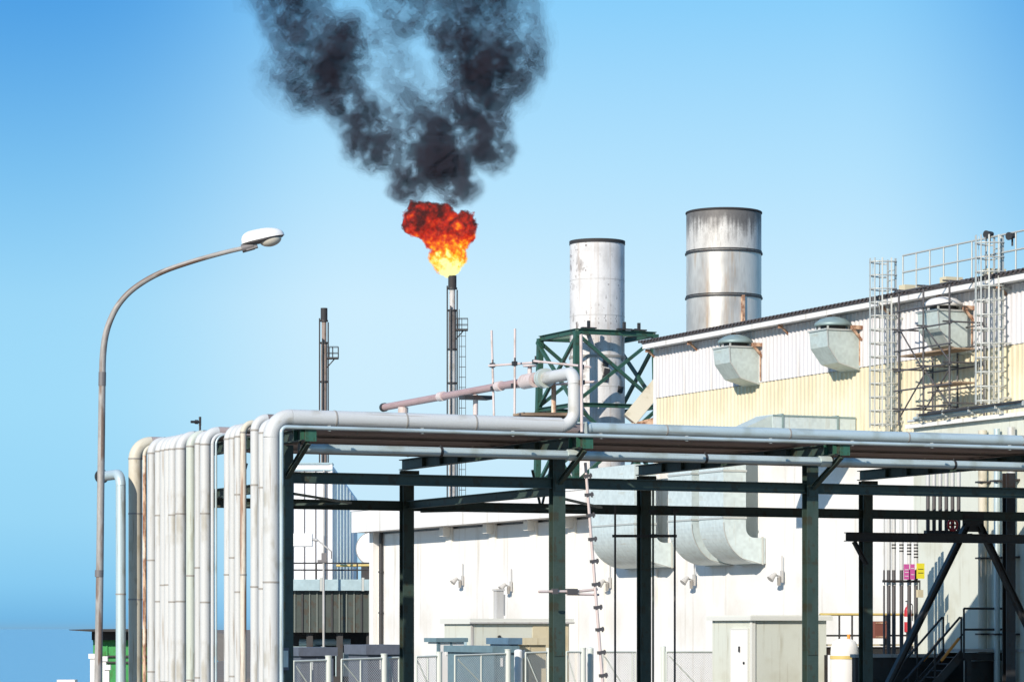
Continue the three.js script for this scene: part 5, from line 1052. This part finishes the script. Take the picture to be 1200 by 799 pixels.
{
  const Z = 141.5, X = wX(379, Z), t = mkW('lamp_mast', 'small pale mast with slanting arms in front of the white tower', 'mast', X, Z), Y = (p) => wY(p, Z), dx = (p) => wX(p, Z) - X;
  t.part('pole', cyl(V(0, 0, 0), V(0, Y(628), 0), 0.055, 10), M.concrete);
  t.part('arm', [cyl(V(dx(371), Y(632), 0), V(dx(388), Y(646), 0.05), 0.04, 8), cyl(V(dx(372), Y(633), 0), V(dx(366), Y(632), 0), 0.07, 8)], M.concrete);
  t.part('junction', [box(-0.28, Y(659), -0.1, 0.12, Y(656), 0.1), box(-0.1, Y(656), -0.1, 0.14, Y(648), 0.1), cyl(V(dx(388), Y(646), 0.05), V(dx(388), Y(655), 0.05), 0.03, 8)], M.lamp_grey);
}
{
  const Z = 88, xl = wX(108.5, Z), xr = wX(190, Z), t = mkW('green_shed', 'bright green sheet shed under a thin dark projecting roof', 'shed', xl, Z), Y = (p) => wY(p, Z), w = xr - xl;
  t.part('wall', [box(0, 0, -3, w, Y(752), 0)], M.shed_green);
  for (let i = 0; i < 8; i++) t.part('wall_rib', box(0.02 + i * 0.36, 0, 0.002, 0.06 + i * 0.36, Y(754), 0.035), M.shed_green);
  t.part('top_rail', box(0, Y(752) + 0.002, -3, w, Y(750), 0.06), M.shed_green);
  t.part('soffit_shade', box(0.0, Y(750) + 0.002, -3, w, Y(740), 0.3), M.shed_roof);  // black block standing in for the shade beneath the eaves
  t.part('roof', [prism([[wX(85, Z) - xl, Y(738.4)], [0, Y(740)], [w, Y(740)], [w, Y(737)], [0.2, Y(737)], [wX(85, Z) - xl, Y(737.6)]].map(([x, y]) => [x, y]), -3.4, 0.8)], M.shed_roof);
  t.part('door_rail', [box(0.35, Y(770), 0.038, w, Y(768), 0.08), box(0.35, Y(777), 0.038, w, Y(775), 0.08)], M.dark_steel);
}
{
  const post = (label, px0, px1, py, Z) => { const t = mkW('gate_post', label, 'post', wX(px0, Z), Z, { group: 'white posts by the green shed' }), w = wX(px1, Z) - wX(px0, Z), h = wY(py, Z); t.part('shaft', box(0.02, 0, -w + 0.02, w - 0.02, h - 0.13, -0.02), M.door_white); t.part('cap', box(-0.02, h - 0.128, -w - 0.02, w + 0.02, h, 0.02), M.door_white); };
  post('white capped post left of the lamp post by the shed', 104, 112, 766, 80);
  post('white capped post between lamp post and green shed', 118.5, 124.5, 769, 79);
  post('lower white capped post touching the taller one before the shed', 121, 128, 779, 77.5);
  const Z = 82, t = mkW('white_box', 'low white box top at the bottom edge beside the sea', 'box', wX(66, Z), Z), w = wX(87, Z) - wX(66, Z), h = wY(796.5, Z);
  t.part('body', box(0.03, 0, -0.5, w - 0.03, h - 0.08, -0.03), M.door_white); t.part('lid', box(0, h - 0.078, -0.53, w, h, 0), M.door_white);
}

renderer.render(scene, camera);
